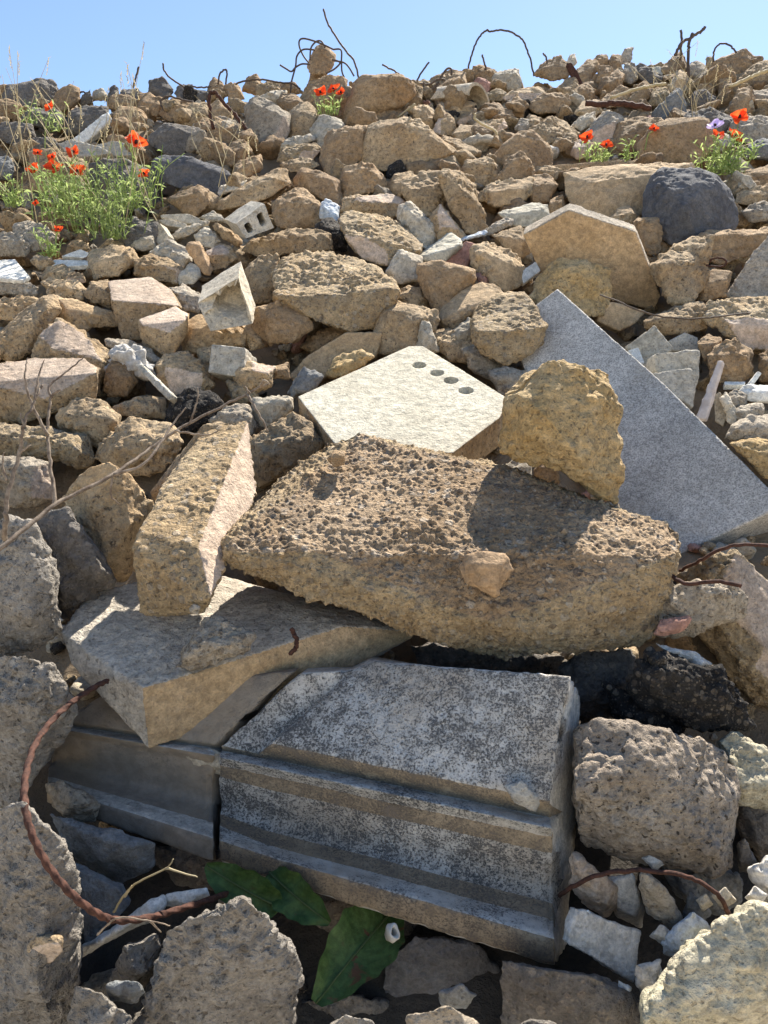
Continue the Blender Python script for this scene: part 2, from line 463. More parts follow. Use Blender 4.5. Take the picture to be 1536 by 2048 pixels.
def S(mat, txt, label=None, lm=None, r=0.38, T=42, th=0.7, dd=0.0, ridge=None, amp=1.0, sm=2, rnd=0.22, ex=None, name='concrete_chunk', cat='concrete chunk',
      vox=1.0, kb=None, ktop=None, holes=None, grit=1.0, back=None, group=None, yref=None, vmin=None, shape=None, d=None, face2=None, knob=1.0):
    """one stone. txt: its outline (photo pixels, optional own depth offset in pixels); r or ridge: where its top turns into its front;
    T: tilt of the top face in degrees; th: thickness behind; ex: extra corner points with depth offsets"""
    poly = parse(txt)
    xs = [p[0] for p in poly]; ys = [p[1] for p in poly]
    x0, x1, y0, y1 = min(xs), max(xs), min(ys), max(ys)
    w, h = x1 - x0, y1 - y0; xc, yc = sum(xs) / len(xs), sum(ys) / len(ys)
    g = 1.0 + 0.10 * min(max((170 - max(w, h)) / 100, 0), 1) + 0.015
    poly = [(xc + (q[0] - xc) * g, yc + (q[1] - yc) * g, *q[2:]) for q in poly]
    x0, x1, y0, y1 = xc + (x0 - xc) * g, xc + (x1 - xc) * g, yc + (y0 - yc) * g, yc + (y1 - yc) * g
    w *= g; h *= g
    rr = random.Random(int(x0 * 7 + y0 * 13 + w))
    if label is None and mat in ('tan', 'brown') and rr.random() < 0.22: mat = rr.choice(['greyc', 'pale', 'pebbly', 'pinkc'])
    e = elev(yc)
    if T == 42 and yc < 520: T = 52
    k = ktop if ktop is not None else 1 / math.tan(max(rad(T) - e, rad(14)))
    kbv = kb if kb is not None else -math.tan(e) + 0.04
    d0 = D(xc, yref if yref is not None else y1 - 0.3 * h) + dd
    if d is not None: d0 = d
    rp = parse(ridge) if ridge else None
    def yr(x):
        if rp: return float(np.interp(x, [q[0] for q in rp], [q[1] for q in rp]))
        s = span(poly, min(max(x, x0 + 0.5), x1 - 0.5))
        return s[0] + r * (s[1] - s[0])
    def off(x, y):
        q = yr(x)
        o = k * (q - y) if y < q else kbv * (y - q)
        return o + rnd * min(w, h) * abs(2 * (x - (x0 + x1) / 2) / w) ** 3
    pts = []; om = -1e9
    for p in poly:
        o = p[2] if len(p) > 2 else off(p[0], p[1]) * (1 + rr.uniform(-0.12, 0.12)) + rr.uniform(-0.02, 0.02) * min(w, h)
        om = max(om, o)
        pts.append((p[0], p[1], o))
    front = list(pts)
    if rp: front += [(q[0], q[1], q[2] if len(q) > 2 else -0.02 * h) for q in rp]
    elif r > 0:
        for f in (0.2, 0.5, 0.8):
            x = x0 + w * (f + rr.uniform(-0.07, 0.07)); s = span(poly, x)
            front.append((x, s[0] + (r + rr.uniform(-0.07, 0.07)) * (s[1] - s[0]), -rr.uniform(0.02, 0.10) * min(w, h)))
    if ex: front += parse(ex)
    elif r > 0 and sm < 4 and mat not in ('slate',):
        for _ in range(4):          # more fracture facets
            fx, fy = rr.uniform(-0.62, 0.62), rr.uniform(-0.2, 0.75)
            x = xc + fx * w * 0.5; s = span(poly, x)
            y = yc + fy * h * 0.5
            if s and s[0] + 0.3 * h < y < s[1] - 0.08 * h: front.append((x, y, -rr.uniform(0.0, 0.13) * min(w, h)))
    if face2 is None and mat in ('tan', 'brown', 'greyc', 'pebbly') and rr.random() < 0.45:
        face2 = (*Vector((rr.uniform(-0.7, 0.7), -0.8, rr.uniform(-0.1, 0.9))).normalized(), 0.84, rr.choice([None, 'slabtan', 'pinkc']) if mat != 'brown' else None, 0.2)
    bo = back if back is not None else th * min(w, h)
    rear = [(xc + (x - xc) * 0.78, yc + (y - yc) * 0.78, max(o, om * 0.4) + bo) for x, y, o in pts]
    if th < 0: rear = []
    V = [P(x, y, d0 + o * d0 / F) for x, y, o in front + rear]
    if face2 is not None and isinstance(face2[0], str):
        a, b, c = [P(x, y, d0 + o * d0 / F) for x, y, o in parse(face2[0])]
        nv = (b - a).cross(c - a).normalized()
        if nv.dot(Vector((0, 0, CAM_H)) - a) < 0: nv = -nv
        face2 = (nv.x, nv.y, nv.z, face2[3] if len(face2) > 3 else 0.9, face2[1], face2[2])
    STONES.append(dict(mat=mat, V=V, label=label, lm=lm, d0=d0, w=w, h=h, xc=xc, yc=yc, poly=poly, amp=amp, sm=sm, name=name, cat=cat, vox=vox, holes=holes,
                       grit=grit, group=group, vmin=vmin, shape=shape, face2=face2, knob=knob))
    return STONES[-1]

def SL(mat, txt, label=None, lm=None, tilt=(80, 0), name='concrete_slab', cat='concrete slab', thick=0.06, amp=0.3, dd=0.0, d=None, sm=2, vox=1.0, grit=0.6,
       holes=None, hole_r=0.02, hole_d=0.05, group=None, vmin=None, shape=None, taper=1.0, mat2=None):
    """a slab: its visible face is flat, tilted tilt[0] degrees from level and turned tilt[1] degrees (0 = towards the path), with a real thickness behind it"""
    poly = parse(txt)
    xs = [p[0] for p in poly]; ys = [p[1] for p in poly]
    xc, yc = 0.5 * (min(xs) + max(xs)), 0.5 * (min(ys) + max(ys))
    d0 = (d if d is not None else D(xc, yc)) + dd
    t, a = rad(tilt[0]), rad(tilt[1])
    nrm = Vector((math.sin(t) * math.sin(a), -math.sin(t) * math.cos(a), math.cos(t)))
    c = P(xc, yc, d0); o = Vector((0, 0, CAM_H))
    def hit(x, y):
        r = ray(x, y)
        return o + r * ((c - o).dot(nrm) / r.dot(nrm))
    face = [hit(p[0], p[1]) for p in poly]
    V = face + [c + (v - c) * taper - nrm * thick for v in face]
    hs = [(tuple(hit(x, y)), hole_r, tuple(nrm), hole_d) for x, y in holes] if holes else None
    STONES.append(dict(mat=mat, V=V, label=label, lm=lm, d0=d0, w=max(xs) - min(xs), h=max(ys) - min(ys), xc=xc, yc=yc, poly=poly, amp=amp, sm=sm, name=name, cat=cat,
                       vox=vox, holes=hs, grit=grit, group=group, vmin=min(vmin or 9, thick / 4.5), shape=shape, face2=(*nrm, 0.8, None, 1.0) if not mat2 else (-nrm.x, -nrm.y, -nrm.z, -0.75, mat2, 1.0), knob=1.0))
    return STONES[-1]

def hull_mesh(V):
    bm = bmesh.new()
    for v in V: bm.verts.new(v)
    res = bmesh.ops.convex_hull(bm, input=list(bm.verts))
    junk = [g for g in res['geom_interior'] + res['geom_unused'] if isinstance(g, bmesh.types.BMVert)]
    if junk: bmesh.ops.delete(bm, geom=list(set(junk)), context='VERTS')
    bmesh.ops.recalc_face_normals(bm, faces=list(bm.faces))
    me = bpy.data.meshes.new('t'); bm.to_mesh(me); bm.free()
    return me

def pebble_bumps(p, cell):
    """height of rounded stones standing out of the matrix, one per cell of a jittered grid"""
    q = p / cell; b = np.floor(q).astype(np.int64); best = np.zeros(len(p), np.float32)
    for dx in (-1, 0, 1):
        for dy in (-1, 0, 1):
            for dz in (-1, 0, 1):
                c = b + np.array([dx, dy, dz]); h = c & 63
                j = np.stack([_T[h[:, 0], h[:, 1], h[:, 2]], _T[h[:, 1], h[:, 2], h[:, 0]], _T[h[:, 2], h[:, 0], h[:, 1]]], 1) * 0.38 + 0.5
                r = 0.30 + 0.28 * _T[(h[:, 0] + 11) & 63, (h[:, 1] + 5) & 63, h[:, 2]]
                dv = q - (c + j)
                dv = dv * np.array([1.0, 0.85, 1.25])
                t = 1 - (dv ** 2).sum(1) / np.maximum(r, 0.05) ** 2
                best = np.maximum(best, np.clip(t, 0, 1) ** 0.75 * np.clip(r, 0, 1))
    return best

def roughen(me, size, amp, sm, grit, seed, holes=None, d0=1.0, face2=None, knob=1.0):
    n = len(me.vertices)
    co = np.empty(n * 3); me.vertices.foreach_get('co', co); co = co.reshape(-1, 3)
    ne = len(me.edges); ed = np.empty(ne * 2, np.int64); me.edges.foreach_get('vertices', ed); ed = ed.reshape(-1, 2)
    deg = np.bincount(ed.ravel(), minlength=n)[:, None].clip(1)
    for _ in range(sm if sm > 2 else 1):
        acc = np.stack([np.bincount(ed[:, 0], co[ed[:, 1], c], n) + np.bincount(ed[:, 1], co[ed[:, 0], c], n) for c in range(3)], 1)
        co = co * 0.4 + 0.6 * acc / deg
    me.vertices.foreach_set('co', co.ravel()); me.update()
    nr = np.empty(n * 3); me.vertex_normals.foreach_get('vector', nr); nr = nr.reshape(-1, 3)
    p = co + seed * 3.17
    calm = 1.0; slots = None
    if face2 is not None:
        dt = nr @ np.array(face2[:3])
        calm = 1 - (1 - face2[5]) * np.clip((dt - face2[3]) / 0.1, 0, 1)
        if face2[4]:
            pn = np.empty(len(me.polygons) * 3); me.polygons.foreach_get('normal', pn); pn = pn.reshape(-1, 3)
            slots = (pn @ np.array(face2[:3]) > face2[3]).astype(np.int32)
    s = min(1.0, size / 0.15)
    d = size * amp * (0.033 * fbm(p / (0.5 * size), 2) + 0.022 * fbm(p / (0.17 * size), 3))
    patch = np.clip(0.6 + 0.9 * vnoise(p / (0.3 * size) + 9), 0.15, 1.4)
    d += knob * s * patch * (min(amp, 1) * 0.3 + 0.7 * amp) * 0.006 * (np.abs(fbm(p / 0.035 + 5, 3)) * 2 - 0.8)
    d += s * min(grit, 1.6) * 0.0024 * fbm(p / 0.013, 2) * patch
    if grit > 1.4:
        d += 0.010 * s * min(grit, 3.4) / 2.4 * (0.8 * pebble_bumps(p, 0.030) + 0.8 * pebble_bumps(p + 3.3, 0.015) + (0.5 * pebble_bumps(p + 7.1, 0.010) if grit > 3 else 0))
    co = co + nr * (d * calm)[:, None]
    if holes:
        for c, rad_, axis, dep in holes:
            q = co - np.array(c); t = q @ np.array(axis)
            rr = np.linalg.norm(q - t[:, None] * np.array(axis), axis=1)
            m = (rr < rad_) & (t > -0.03)
            co[m] -= np.array(axis) * (dep + t[m])[:, None]
    me.vertices.foreach_set('co', co.ravel())
    me.polygons.foreach_set('use_smooth', np.ones(len(me.polygons), bool))
    me.update()
    return slots

def build_stones():
    tmp = []
    for s in STONES:
        o = bpy.data.objects.new('t', hull_mesh(s['V'])); COL.objects.link(o)
        size = 0.5 * (s['w'] + s['h']) * s['d0'] / F
        vox = 3.1 * s['d0'] / F * s['vox']
        vox = min(vox, min(s['w'], s['h']) * s['d0'] / F / 20)
        if s['vmin']: vox = min(vox, s['vmin'])
        m = o.modifiers.new('r', 'REMESH'); m.mode = 'VOXEL'; m.voxel_size = vox; m.adaptivity = 0
        tmp.append((s, o, size))
    dg = bpy.context.evaluated_depsgraph_get()
    for i, (s, o, size) in enumerate(tmp):
        me = bpy.data.meshes.new_from_object(o.evaluated_get(dg))
        slots = roughen(me, size, s['amp'], s['sm'], s['grit'], i + 1.0, s['holes'], s['d0'], s['face2'], s['knob'])
        co = np.empty(len(me.vertices) * 3); me.vertices.foreach_get('co', co); co = co.reshape(-1, 3)
        org = np.array([co[:, 0].mean(), co[:, 1].mean(), co[:, 2].min()])
        me.vertices.foreach_set('co', (co - org).ravel()); me.update()
        me.materials.clear(); me.materials.append(MATS[s['mat']])
        if s['face2'] is not None and s['face2'][4]: me.materials.append(MATS[s['face2'][4]])
        if slots is not None: me.polygons.foreach_set('material_index', slots)
        me.name = s['name']
        n = bpy.data.objects.new(s['name'], me); COL.objects.link(n); n.location = org
        s['obj'] = n
    for s, o, _ in tmp:
        me = o.data; bpy.data.objects.remove(o); bpy.data.meshes.remove(me)

# labels for the stones that carry no hand-written one: size, shape, colour, and the two named things they lie between
def auto_labels():
    lms = [(s['lm'], s['xc'], s['yc'], s['poly']) for s in STONES if s['lm']] + LANDMARKS
    used = {s['label'] for s in STONES if s['label']}
    for s in STONES:
        if s['label']: continue
        area = s['w'] * s['h']
        size = 'tiny' if area < 1100 else 'small' if area < 3500 else 'medium' if area < 11000 else 'large'
        asp = s['w'] / s['h']
        shp = s['shape'] or ('long flat' if asp > 2.4 else 'tall' if asp < 0.62 else 'wedge shaped' if len(s['poly']) <= 4 else 'blocky' if len(s['poly']) <= 6 else 'rough')
        def dist(l):
            return math.hypot(l[1] - s['xc'], (l[2] - s['yc']) * 1.2)
        near = sorted(lms, key=dist)[:9]
        def rel(l):
            dx, dy = s['xc'] - l[1], s['yc'] - l[2]
            return ('above' if dy < 0 else 'below') if abs(dy) > 0.7 * abs(dx) else ('right of' if dx > 0 else 'left of')
        kind = s['cat'].split()[-1]
        adj = (size, shp, COLOUR[s['mat']])
        cands = []
        for i in range(len(near)):
            for j in range(i + 1, len(near)):
                a, b = near[i], near[j]
                ra, rb = rel(a), rel(b)
                if ra == rb: continue
                cands.append('%s %s %s %s %s the %s, %s the %s' % (*adj, kind, ra, a[0], rb, b[0]))
        for c in cands:
            c = c.replace(',', ' and', 1)
            if c not in used and len(c.split()) <= 16:
                s['label'] = c; used.add(c); break
        else:
            for a in near:
                c = '%s %s %s %s %s the %s' % (*adj, kind, rel(a), a[0])
                if c not in used: s['label'] = c; used.add(c); break
LANDMARKS = []
# ------------------------------------------------------------------ the big pieces at the foot of the heap
S('pebbly', '448,1097 470,1040 560,955 655,882 720,866 800,880 905,908 1000,950 1110,975 1215,1005 1340,1048 1365,1078 1352,1140 1310,1260 1285,1296 1130,1298 1012,1320 960,1302 800,1255 650,1202 520,1155 452,1125',
  'broad slab of pebbly concrete with a rough sunlit top, in the middle of the heap', 'broad pebbly slab', d=1.70, T=27,
  ridge='448,1100 570,1140 700,1165 870,1190 1050,1212 1200,1222 1290,1205 1350,1110', name='concrete_slab', cat='concrete slab', amp=0.55, sm=3, grit=6.0, knob=0.35, vox=0.75, th=0.25, rnd=0.05, face2=('570,1140,0 905,908,270 1200,1222,0', 'pebtop', 1.0, 0.86))
S('ochre', '992,882 1006,785 1044,745 1095,724 1132,724 1178,744 1222,744 1229,802 1236,880 1244,956 1230,1004 1188,984 1130,952 1056,920 998,905',
  'lumpy golden yellow boulder standing on the broad pebbly slab', 'golden yellow boulder', d=1.90, T=66, r=0.2, amp=1.4, sm=2, th=0.7, name='boulder', cat='boulder', grit=0.8, knob=0.6, ex='1090,830,-50 1150,900,-45 1060,870,-30')
SL('granite', '1050,625 1115,577 1330,768 1572,1010 1400,1088 1352,1112 1215,1040 1100,860 1040,720', 'large speckled grey slab with a straight edge, leaning behind the golden boulder', 'speckled grey slab',
   tilt=(56, -25), thick=0.20, dd=-0.02, mat2=None, amp=0.06, sm=1, grit=0.15, name='stone_slab', cat='stone slab')
SL('cream', '595,793 640,772 818,692 846,692 1018,797 1000,835 905,906 800,900 668,886', 'cream slab with a row of four round holes along its edge', 'cream slab with holes', tilt=(29, -4), thick=0.11, mat2='tan',
   dd=-0.12, amp=0.05, sm=2, grit=0.2, holes=[(838, 731), (874, 746), (902, 761), (932, 781)], hole_r=0.024, hole_d=0.085, vox=0.55)
S('pebbly', '268,1100 278,1062,20 395,1092,0 422,1195,-45 405,1226,20 300,1230,50 283,1220,45 268,1100,10 330,960,200 400,874,310 440,848,340 495,845,330 510,985,235 500,1010,230',
  'thick concrete bar with a rough top and smooth sunlit side, pointing up the heap', 'thick leaning bar', d=1.68, r=0, name='concrete_bar', cat='concrete bar', amp=0.22, sm=2, grit=1.6, knob=0.6, th=-1, rnd=0,
  ex='275,1100,0 283,1222,40 398,1098,-4', face2=('395,1092,0 495,845,330 420,1195,-45', 'pinkc', 0.12, 0.88))
S('palegrey', '125,1265,110 185,1190,230 290,1160,300 430,1150,360 560,1185,380 690,1235,330 820,1262,260 822,1275,270 760,1310,270 620,1372,200 450,1450,110 300,1496,48 270,1460,45 148,1328,90',
  'flat broken slab carrying the end of the thick leaning bar', 'flat slab under the bar', d=1.60, r=0, name='concrete_slab', cat='concrete slab', amp=0.22, sm=2, grit=0.7, knob=0.5, th=-1, ex='285,1376,0 500,1310,95 690,1250,190', face2=('285,1376,0 690,1250,190 300,1496,48', 'slabtan', 0.35, 0.85))
S('greypeb', '350,1335 385,1275 410,1235 430,1230 470,1258 505,1270 500,1300 440,1325 380,1340', 'crumbly lump of mortar stuck on the flat slab under the bar', 'crumbly mortar lump', d=1.60, T=35, r=0.55, th=0.3, amp=0.9, grit=2)
S('tan', '300,985 345,935 405,852 440,843 470,858 420,930 350,1000 318,1015', 'smooth tan beam behind the thick leaning bar', 'smooth tan beam', d=2.05, T=75, r=0.2, amp=0.3, name='concrete_beam', cat='concrete beam')
S('tan', '125,995 150,960 178,935 222,922 262,948 315,1015 275,1060 268,1130 250,1158 225,1155 190,1110 150,1055', 'pebbly block with a smooth sunlit side, left of the thick leaning bar', 'pebbly block by the bar', d=1.86,
  r=0, ex='240,940,-10 262,1050,-20 180,1000,-14 210,1120,-10', amp=0.6, grit=1.5)
# ------------------------------------------------------------------ lower right
S('pinkpeb', '1148,1530 1152,1460 1190,1440 1260,1440 1330,1458 1425,1490 1465,1540 1474,1670 1462,1722 1432,1760 1400,1745 1310,1700 1240,1682 1165,1690 1148,1620', 'big pebbly boulder right of the carved stone block', 'big pebbly boulder',
  d=1.44, T=44, ridge='1150,1580 1240,1620 1350,1650 1440,1700', ex='1300,1520,-10', amp=0.9, grit=1.3, knob=0.7, name='boulder', cat='boulder')
S('pebbly', '1358,1150 1410,1117 1470,1108 1500,1130 1590,1210 1600,1420 1510,1405 1400,1272 1360,1200', 'pebbly slab sloping down at the edge, under the speckled grey slab', 'sloping pebbly slab', d=1.95, T=68, r=0.45, grit=1.6)
S('greypeb', '1293,1272 1305,1232 1335,1175 1400,1165 1470,1172 1497,1200 1488,1232 1395,1266 1345,1279', 'rounded chunk with a smear of orange brick, tucked beside the broad pebbly slab', 'chunk with orange smear', d=1.72, T=60, r=0.25, amp=0.8)
S('brick', '1310,1268 1322,1240 1375,1232 1382,1240 1365,1262 1330,1272', 'thin orange brick shard pressed into the chunk beside the broad pebbly slab', 'orange brick shard', d=1.685, r=0.3, th=0.3, name='brick_shard', cat='brick', amp=0.4)
S('asphalt', '1255,1378 1270,1330 1300,1302 1390,1325 1453,1345 1490,1400 1512,1456 1465,1462 1420,1466 1360,1432 1300,1412', 'lump of crumbling black asphalt beside the carved stone block', 'crumbling asphalt lump', d=1.60, T=64, r=0.4, amp=1.6, grit=3, name='asphalt_chunk', cat='asphalt')
S('asphalt', '1200,1360 1255,1395 1310,1412 1365,1440 1372,1482 1335,1488 1230,1450', 'smaller black asphalt lump under the crumbling asphalt lump', None, d=1.68, T=70, r=0.4, amp=1.4, grit=3, name='asphalt_chunk', cat='asphalt')
S('darkc', '1120,1340 1160,1300 1260,1300 1290,1370 1250,1430 1160,1450', 'dark filler lump standing for the shaded gap behind the carved stone block', None, d=1.80, T=75, r=0.3, amp=1.2, grit=1.4)  # dark filler stone, stands in for the shade in this gap
S('plaster', '1312,1286 1392,1304 1422,1328 1400,1332 1330,1306', 'narrow white sliver lying on top of the crumbling asphalt', None, d=1.66, T=40, r=0.5, th=0.4, name='plaster_piece', cat='plaster')
S('mossy', '1435,1482 1470,1463 1500,1478 1590,1540 1600,1600 1500,1617 1470,1600 1462,1540', 'pale sunlit block at the edge, right of the big pebbly boulder', 'pale block at the edge', d=1.55, T=45, r=0.6)
SL('plaster', '1133,1885 1150,1816 1243,1856 1283,1863 1268,1965 1203,1926', 'cracked grey white plaster plate beside the end of the carved stone', 'cracked plaster plate', d=1.40, tilt=(66, 14), thick=0.025, name='plaster_piece', cat='plaster', amp=0.5, grit=1)
S('pinkc', '1138,1765 1150,1708 1180,1728 1230,1772 1236,1810 1205,1829 1160,1805', 'pinkish plaster flake above the cracked plaster plate', 'pinkish plaster flake', d=1.47, T=70, r=0.3, th=0.3, name='plaster_piece', cat='plaster')
S('plaster', '1205,1760 1265,1750 1287,1815 1280,1851 1235,1831 1225,1790', 'whitish plaster plate split by a crack, right of the pinkish flake', 'split plaster plate', d=1.49, T=70, r=0.3, th=0.3, name='plaster_piece', cat='plaster', amp=0.5)
S('greyc', '1278,1776 1288,1745 1333,1780 1363,1832 1343,1858 1298,1826', 'slanting grey chunk under the thin curved rusty bar', 'slanting grey chunk', d=1.42, T=66, r=0.45, amp=0.8)
S('bluegrey', '1365,1832 1380,1780 1420,1826 1400,1852', 'grey triangular shard below the thin curved rusty bar', None, d=1.45, T=75, r=0.2, th=0.4)
S('bluewhite', '1325,1882 1360,1852 1385,1828 1416,1856 1400,1896 1370,1926 1330,1906', 'bluish white lump above the mossy corner rock', 'bluish white lump', d=1.38, T=60, r=0.35, name='plaster_piece', cat='plaster', amp=0.9)
S('plaster', '1270,1930 1320,1920 1326,1960 1300,2006 1275,1972', 'upright whitish fragment left of the mossy corner rock', None, d=1.33, T=70, r=0.2, name='plaster_piece', cat='plaster', th=0.4)
S('mossy', '1285,2110 1300,1992 1350,1960 1390,1882 1480,1826 1510,1815 1600,1830 1620,2120', 'mossy pale rock in sunlight at the bottom corner', 'mossy corner rock', d=1.12, T=42, ridge='1290,2040 1350,2030 1400,1990 1480,1960 1600,1980', amp=1.0, grit=1.2, name='boulder', cat='boulder')
S('darkc', '1475,1692 1490,1680 1512,1720 1506,1746 1480,1742', None, None, d=1.5, T=70, r=0.3)
S('plaster', '1505,1742 1536,1720 1600,1730 1600,1830 1532,1812', 'white plaster block at the edge above the mossy corner rock', 'white block above the corner', d=1.42, T=62, r=0.3, name='plaster_piece', cat='plaster')
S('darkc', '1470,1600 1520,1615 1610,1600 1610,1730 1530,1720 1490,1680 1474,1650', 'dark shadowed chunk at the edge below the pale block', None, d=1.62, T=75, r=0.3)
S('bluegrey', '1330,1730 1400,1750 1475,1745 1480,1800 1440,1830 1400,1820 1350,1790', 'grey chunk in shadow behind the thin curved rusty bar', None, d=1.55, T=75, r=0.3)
# ------------------------------------------------------------------ lower left
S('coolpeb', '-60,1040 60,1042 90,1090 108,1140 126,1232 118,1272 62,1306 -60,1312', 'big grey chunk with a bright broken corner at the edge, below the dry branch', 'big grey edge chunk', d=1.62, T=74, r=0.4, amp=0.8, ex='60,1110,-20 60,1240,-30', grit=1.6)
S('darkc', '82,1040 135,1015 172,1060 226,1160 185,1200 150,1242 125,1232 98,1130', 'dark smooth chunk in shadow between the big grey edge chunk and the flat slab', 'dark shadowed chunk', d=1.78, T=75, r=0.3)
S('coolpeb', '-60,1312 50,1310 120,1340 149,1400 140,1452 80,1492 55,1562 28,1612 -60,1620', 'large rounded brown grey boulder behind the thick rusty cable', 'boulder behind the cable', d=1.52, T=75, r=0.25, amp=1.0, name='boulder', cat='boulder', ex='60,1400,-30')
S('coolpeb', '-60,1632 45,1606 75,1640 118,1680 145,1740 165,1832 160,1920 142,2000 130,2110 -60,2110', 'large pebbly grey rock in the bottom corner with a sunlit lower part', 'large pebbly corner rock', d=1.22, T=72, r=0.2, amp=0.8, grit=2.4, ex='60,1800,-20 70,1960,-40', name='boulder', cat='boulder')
S('bluegrey', '100,1628 150,1640 310,1686 305,1740 240,1766 220,1760 130,1702', 'blue grey block under the broken end of the carved stone', 'blue grey block', d=1.52, T=75, r=0.2, amp=0.6)
SL('bluegrey', '142,1733 240,1778 258,1812 172,1902 155,1830', 'greenish grey slate behind the thick rusty cable', None, d=1.46, tilt=(74, 10), thick=0.03, name='stone_slab', cat='stone slab')
S('tile', '160,1916 165,1892 290,1812 330,1790 330,1812 300,1838 250,1860', 'white edged plate lying below the thick rusty cable', 'white plate under the cable', d=1.42, T=40, r=0.6, th=0.5, name='plaster_piece', cat='plaster', amp=0.4)
S('tile', '318,1812 335,1788 412,1775 418,1792 360,1815', 'white plate touching the dark bar near the dock leaf', None, d=1.45, T=42, r=0.6, th=0.5, name='plaster_piece', cat='plaster', amp=0.4)
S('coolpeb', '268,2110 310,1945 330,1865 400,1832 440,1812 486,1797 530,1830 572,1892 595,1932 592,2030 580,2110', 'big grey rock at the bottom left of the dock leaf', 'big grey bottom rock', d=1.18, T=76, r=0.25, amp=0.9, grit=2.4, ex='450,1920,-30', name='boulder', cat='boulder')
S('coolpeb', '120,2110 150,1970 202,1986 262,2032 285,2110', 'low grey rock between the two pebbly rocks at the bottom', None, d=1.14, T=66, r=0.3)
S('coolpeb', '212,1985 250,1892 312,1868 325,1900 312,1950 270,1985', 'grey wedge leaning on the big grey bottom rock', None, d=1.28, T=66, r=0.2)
S('bluegrey', '215,1972 250,1962 275,1965 290,1985 270,2005 225,2000', 'small grey pebble heap beside the big grey bottom rock', None, d=1.19, T=60, r=0.4)
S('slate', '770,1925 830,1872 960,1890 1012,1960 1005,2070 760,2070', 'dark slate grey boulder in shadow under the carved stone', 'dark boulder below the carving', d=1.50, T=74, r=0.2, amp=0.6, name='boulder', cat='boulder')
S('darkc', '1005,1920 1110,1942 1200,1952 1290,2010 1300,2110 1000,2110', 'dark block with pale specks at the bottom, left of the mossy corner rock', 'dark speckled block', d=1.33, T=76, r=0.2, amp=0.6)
S('greypeb', '790,2110 815,2030 900,2012 975,2062 990,2110', 'top of a pebbly rock at the bottom edge', None, d=1.14, T=66, r=0.3, amp=0.9)
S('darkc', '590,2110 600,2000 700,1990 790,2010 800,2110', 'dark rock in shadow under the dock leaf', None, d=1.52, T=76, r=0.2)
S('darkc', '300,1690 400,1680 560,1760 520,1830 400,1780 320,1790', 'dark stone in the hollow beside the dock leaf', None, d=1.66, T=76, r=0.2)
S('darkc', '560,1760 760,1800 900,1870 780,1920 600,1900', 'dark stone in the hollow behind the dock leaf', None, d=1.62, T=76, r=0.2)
S('darkc', '820,1290 950,1300 1130,1310 1130,1360 850,1345', 'dark filler stone standing for the shaded gap over the carved stone block', None, d=2.0, T=80, r=0.2)  # dark colour takes the place of deep shade under the broad slab

# ------------------------------------------------------------------ middle of the heap, left side
S('tan', '172,545 180,505 220,490 265,495 276,525 235,550 190,557', None, None)
S('tan', '270,525 300,510 340,515 373,545 350,565 300,558 272,547', None, None)
S('pale', '300,505 340,482 375,500 386,520 360,540 310,515', None, None)
S('pale', '358,550 380,528 400,535 401,552 385,568 360,568', 'pair of pale rounded lumps left of the broken hollow block', 'pale rounded lumps')
S('tan', '83,557 95,535 125,530 160,550 160,566 88,568', None, None)
S('tan', '85,566 100,557 150,562 176,580 165,598 100,592', None, None)
S('tan', '108,595 165,602 220,622 236,650 165,658 120,645', None, None, T=50)
S('tan', '170,590 185,565 215,560 228,580 226,616 190,606', None, None)
S('tan', '218,565 300,557 342,580 363,617 300,632 283,680 245,676 235,615', 'flat topped pinkish block, the larger of the stepped pair', 'larger pinkish block', T=38, ridge='222,600 250,632 300,628 360,612', amp=0.35, face2=(0,-0.6,0.8,0.82,'pinkc',0.3), dd=-0.05)
S('tan', '280,640 350,617 376,630 373,665 346,706 325,706 283,676', 'pinkish block with a flat top, lower of the stepped pair', 'lower pinkish block', T=38, ridge='283,650 330,668 372,640', amp=0.4, face2=(0,-0.6,0.8,0.82,'pinkc',0.3), dd=-0.08)
S('greyc', '340,580 370,570 402,595 396,626 370,621 348,597', None, None, amp=1.3)
S('tan', '367,652 395,630 450,640 491,665 486,690 425,691 400,706 370,700', 'rounded tan chunk below the broken hollow block', 'chunk below hollow block')
S('tan', '-40,700 0,685 50,620 85,595 108,592 119,620 95,660 55,706 30,722 -40,722', 'long tan chunk slanting up from the edge', 'slanting edge chunk', T=46)
S('tan', '70,697 80,670 118,640 165,665 223,705 216,740 200,792 100,762 70,722', 'broad shaded chunk under the slanting edge chunk', 'broad shaded chunk', T=60)
S('greyc', '212,680 260,680 300,700 322,720 305,733 265,706 214,693', None, None)
S('tan', '315,732 330,710 370,706 400,725 423,770 400,779 395,791 345,786 318,770', 'chunk with a yellow front right of the crumpled cloth', 'chunk beside the cloth', amp=1.2)
SL('block', '415,745 422,687 490,695 488,756', 'squared light grey block standing on edge below the broken hollow block', 'squared grey block', tilt=(78, -8), thick=0.14, name='concrete_block', cat='concrete block', dd=-0.12)
S('tan', '472,730 505,725 547,737 541,772 500,773 474,796', None, None)
S('brown', '540,735 575,727 578,757 545,757', None, None)
S('asphalt', '332,840 345,800 380,776 415,782 446,805 425,841 370,866 335,870', 'black pitted asphalt lump behind the dry branch', 'black pitted lump', name='asphalt_chunk', cat='asphalt', amp=1.2, grit=2)
S('tan', '225,815 280,795 330,795 333,838 280,836 240,830', None, None)
S('tan', '-40,738 75,719 170,718 199,737 188,796 120,822 50,846 10,841 -40,822', 'big chunk with a flat pinkish top at the edge, behind the dry branch', 'big flat topped edge chunk', T=36, ridge='-40,765 60,775 130,770 195,745', amp=0.7, face2=(0,-0.6,0.8,0.82,'pinkc',0.3), dd=-0.05)
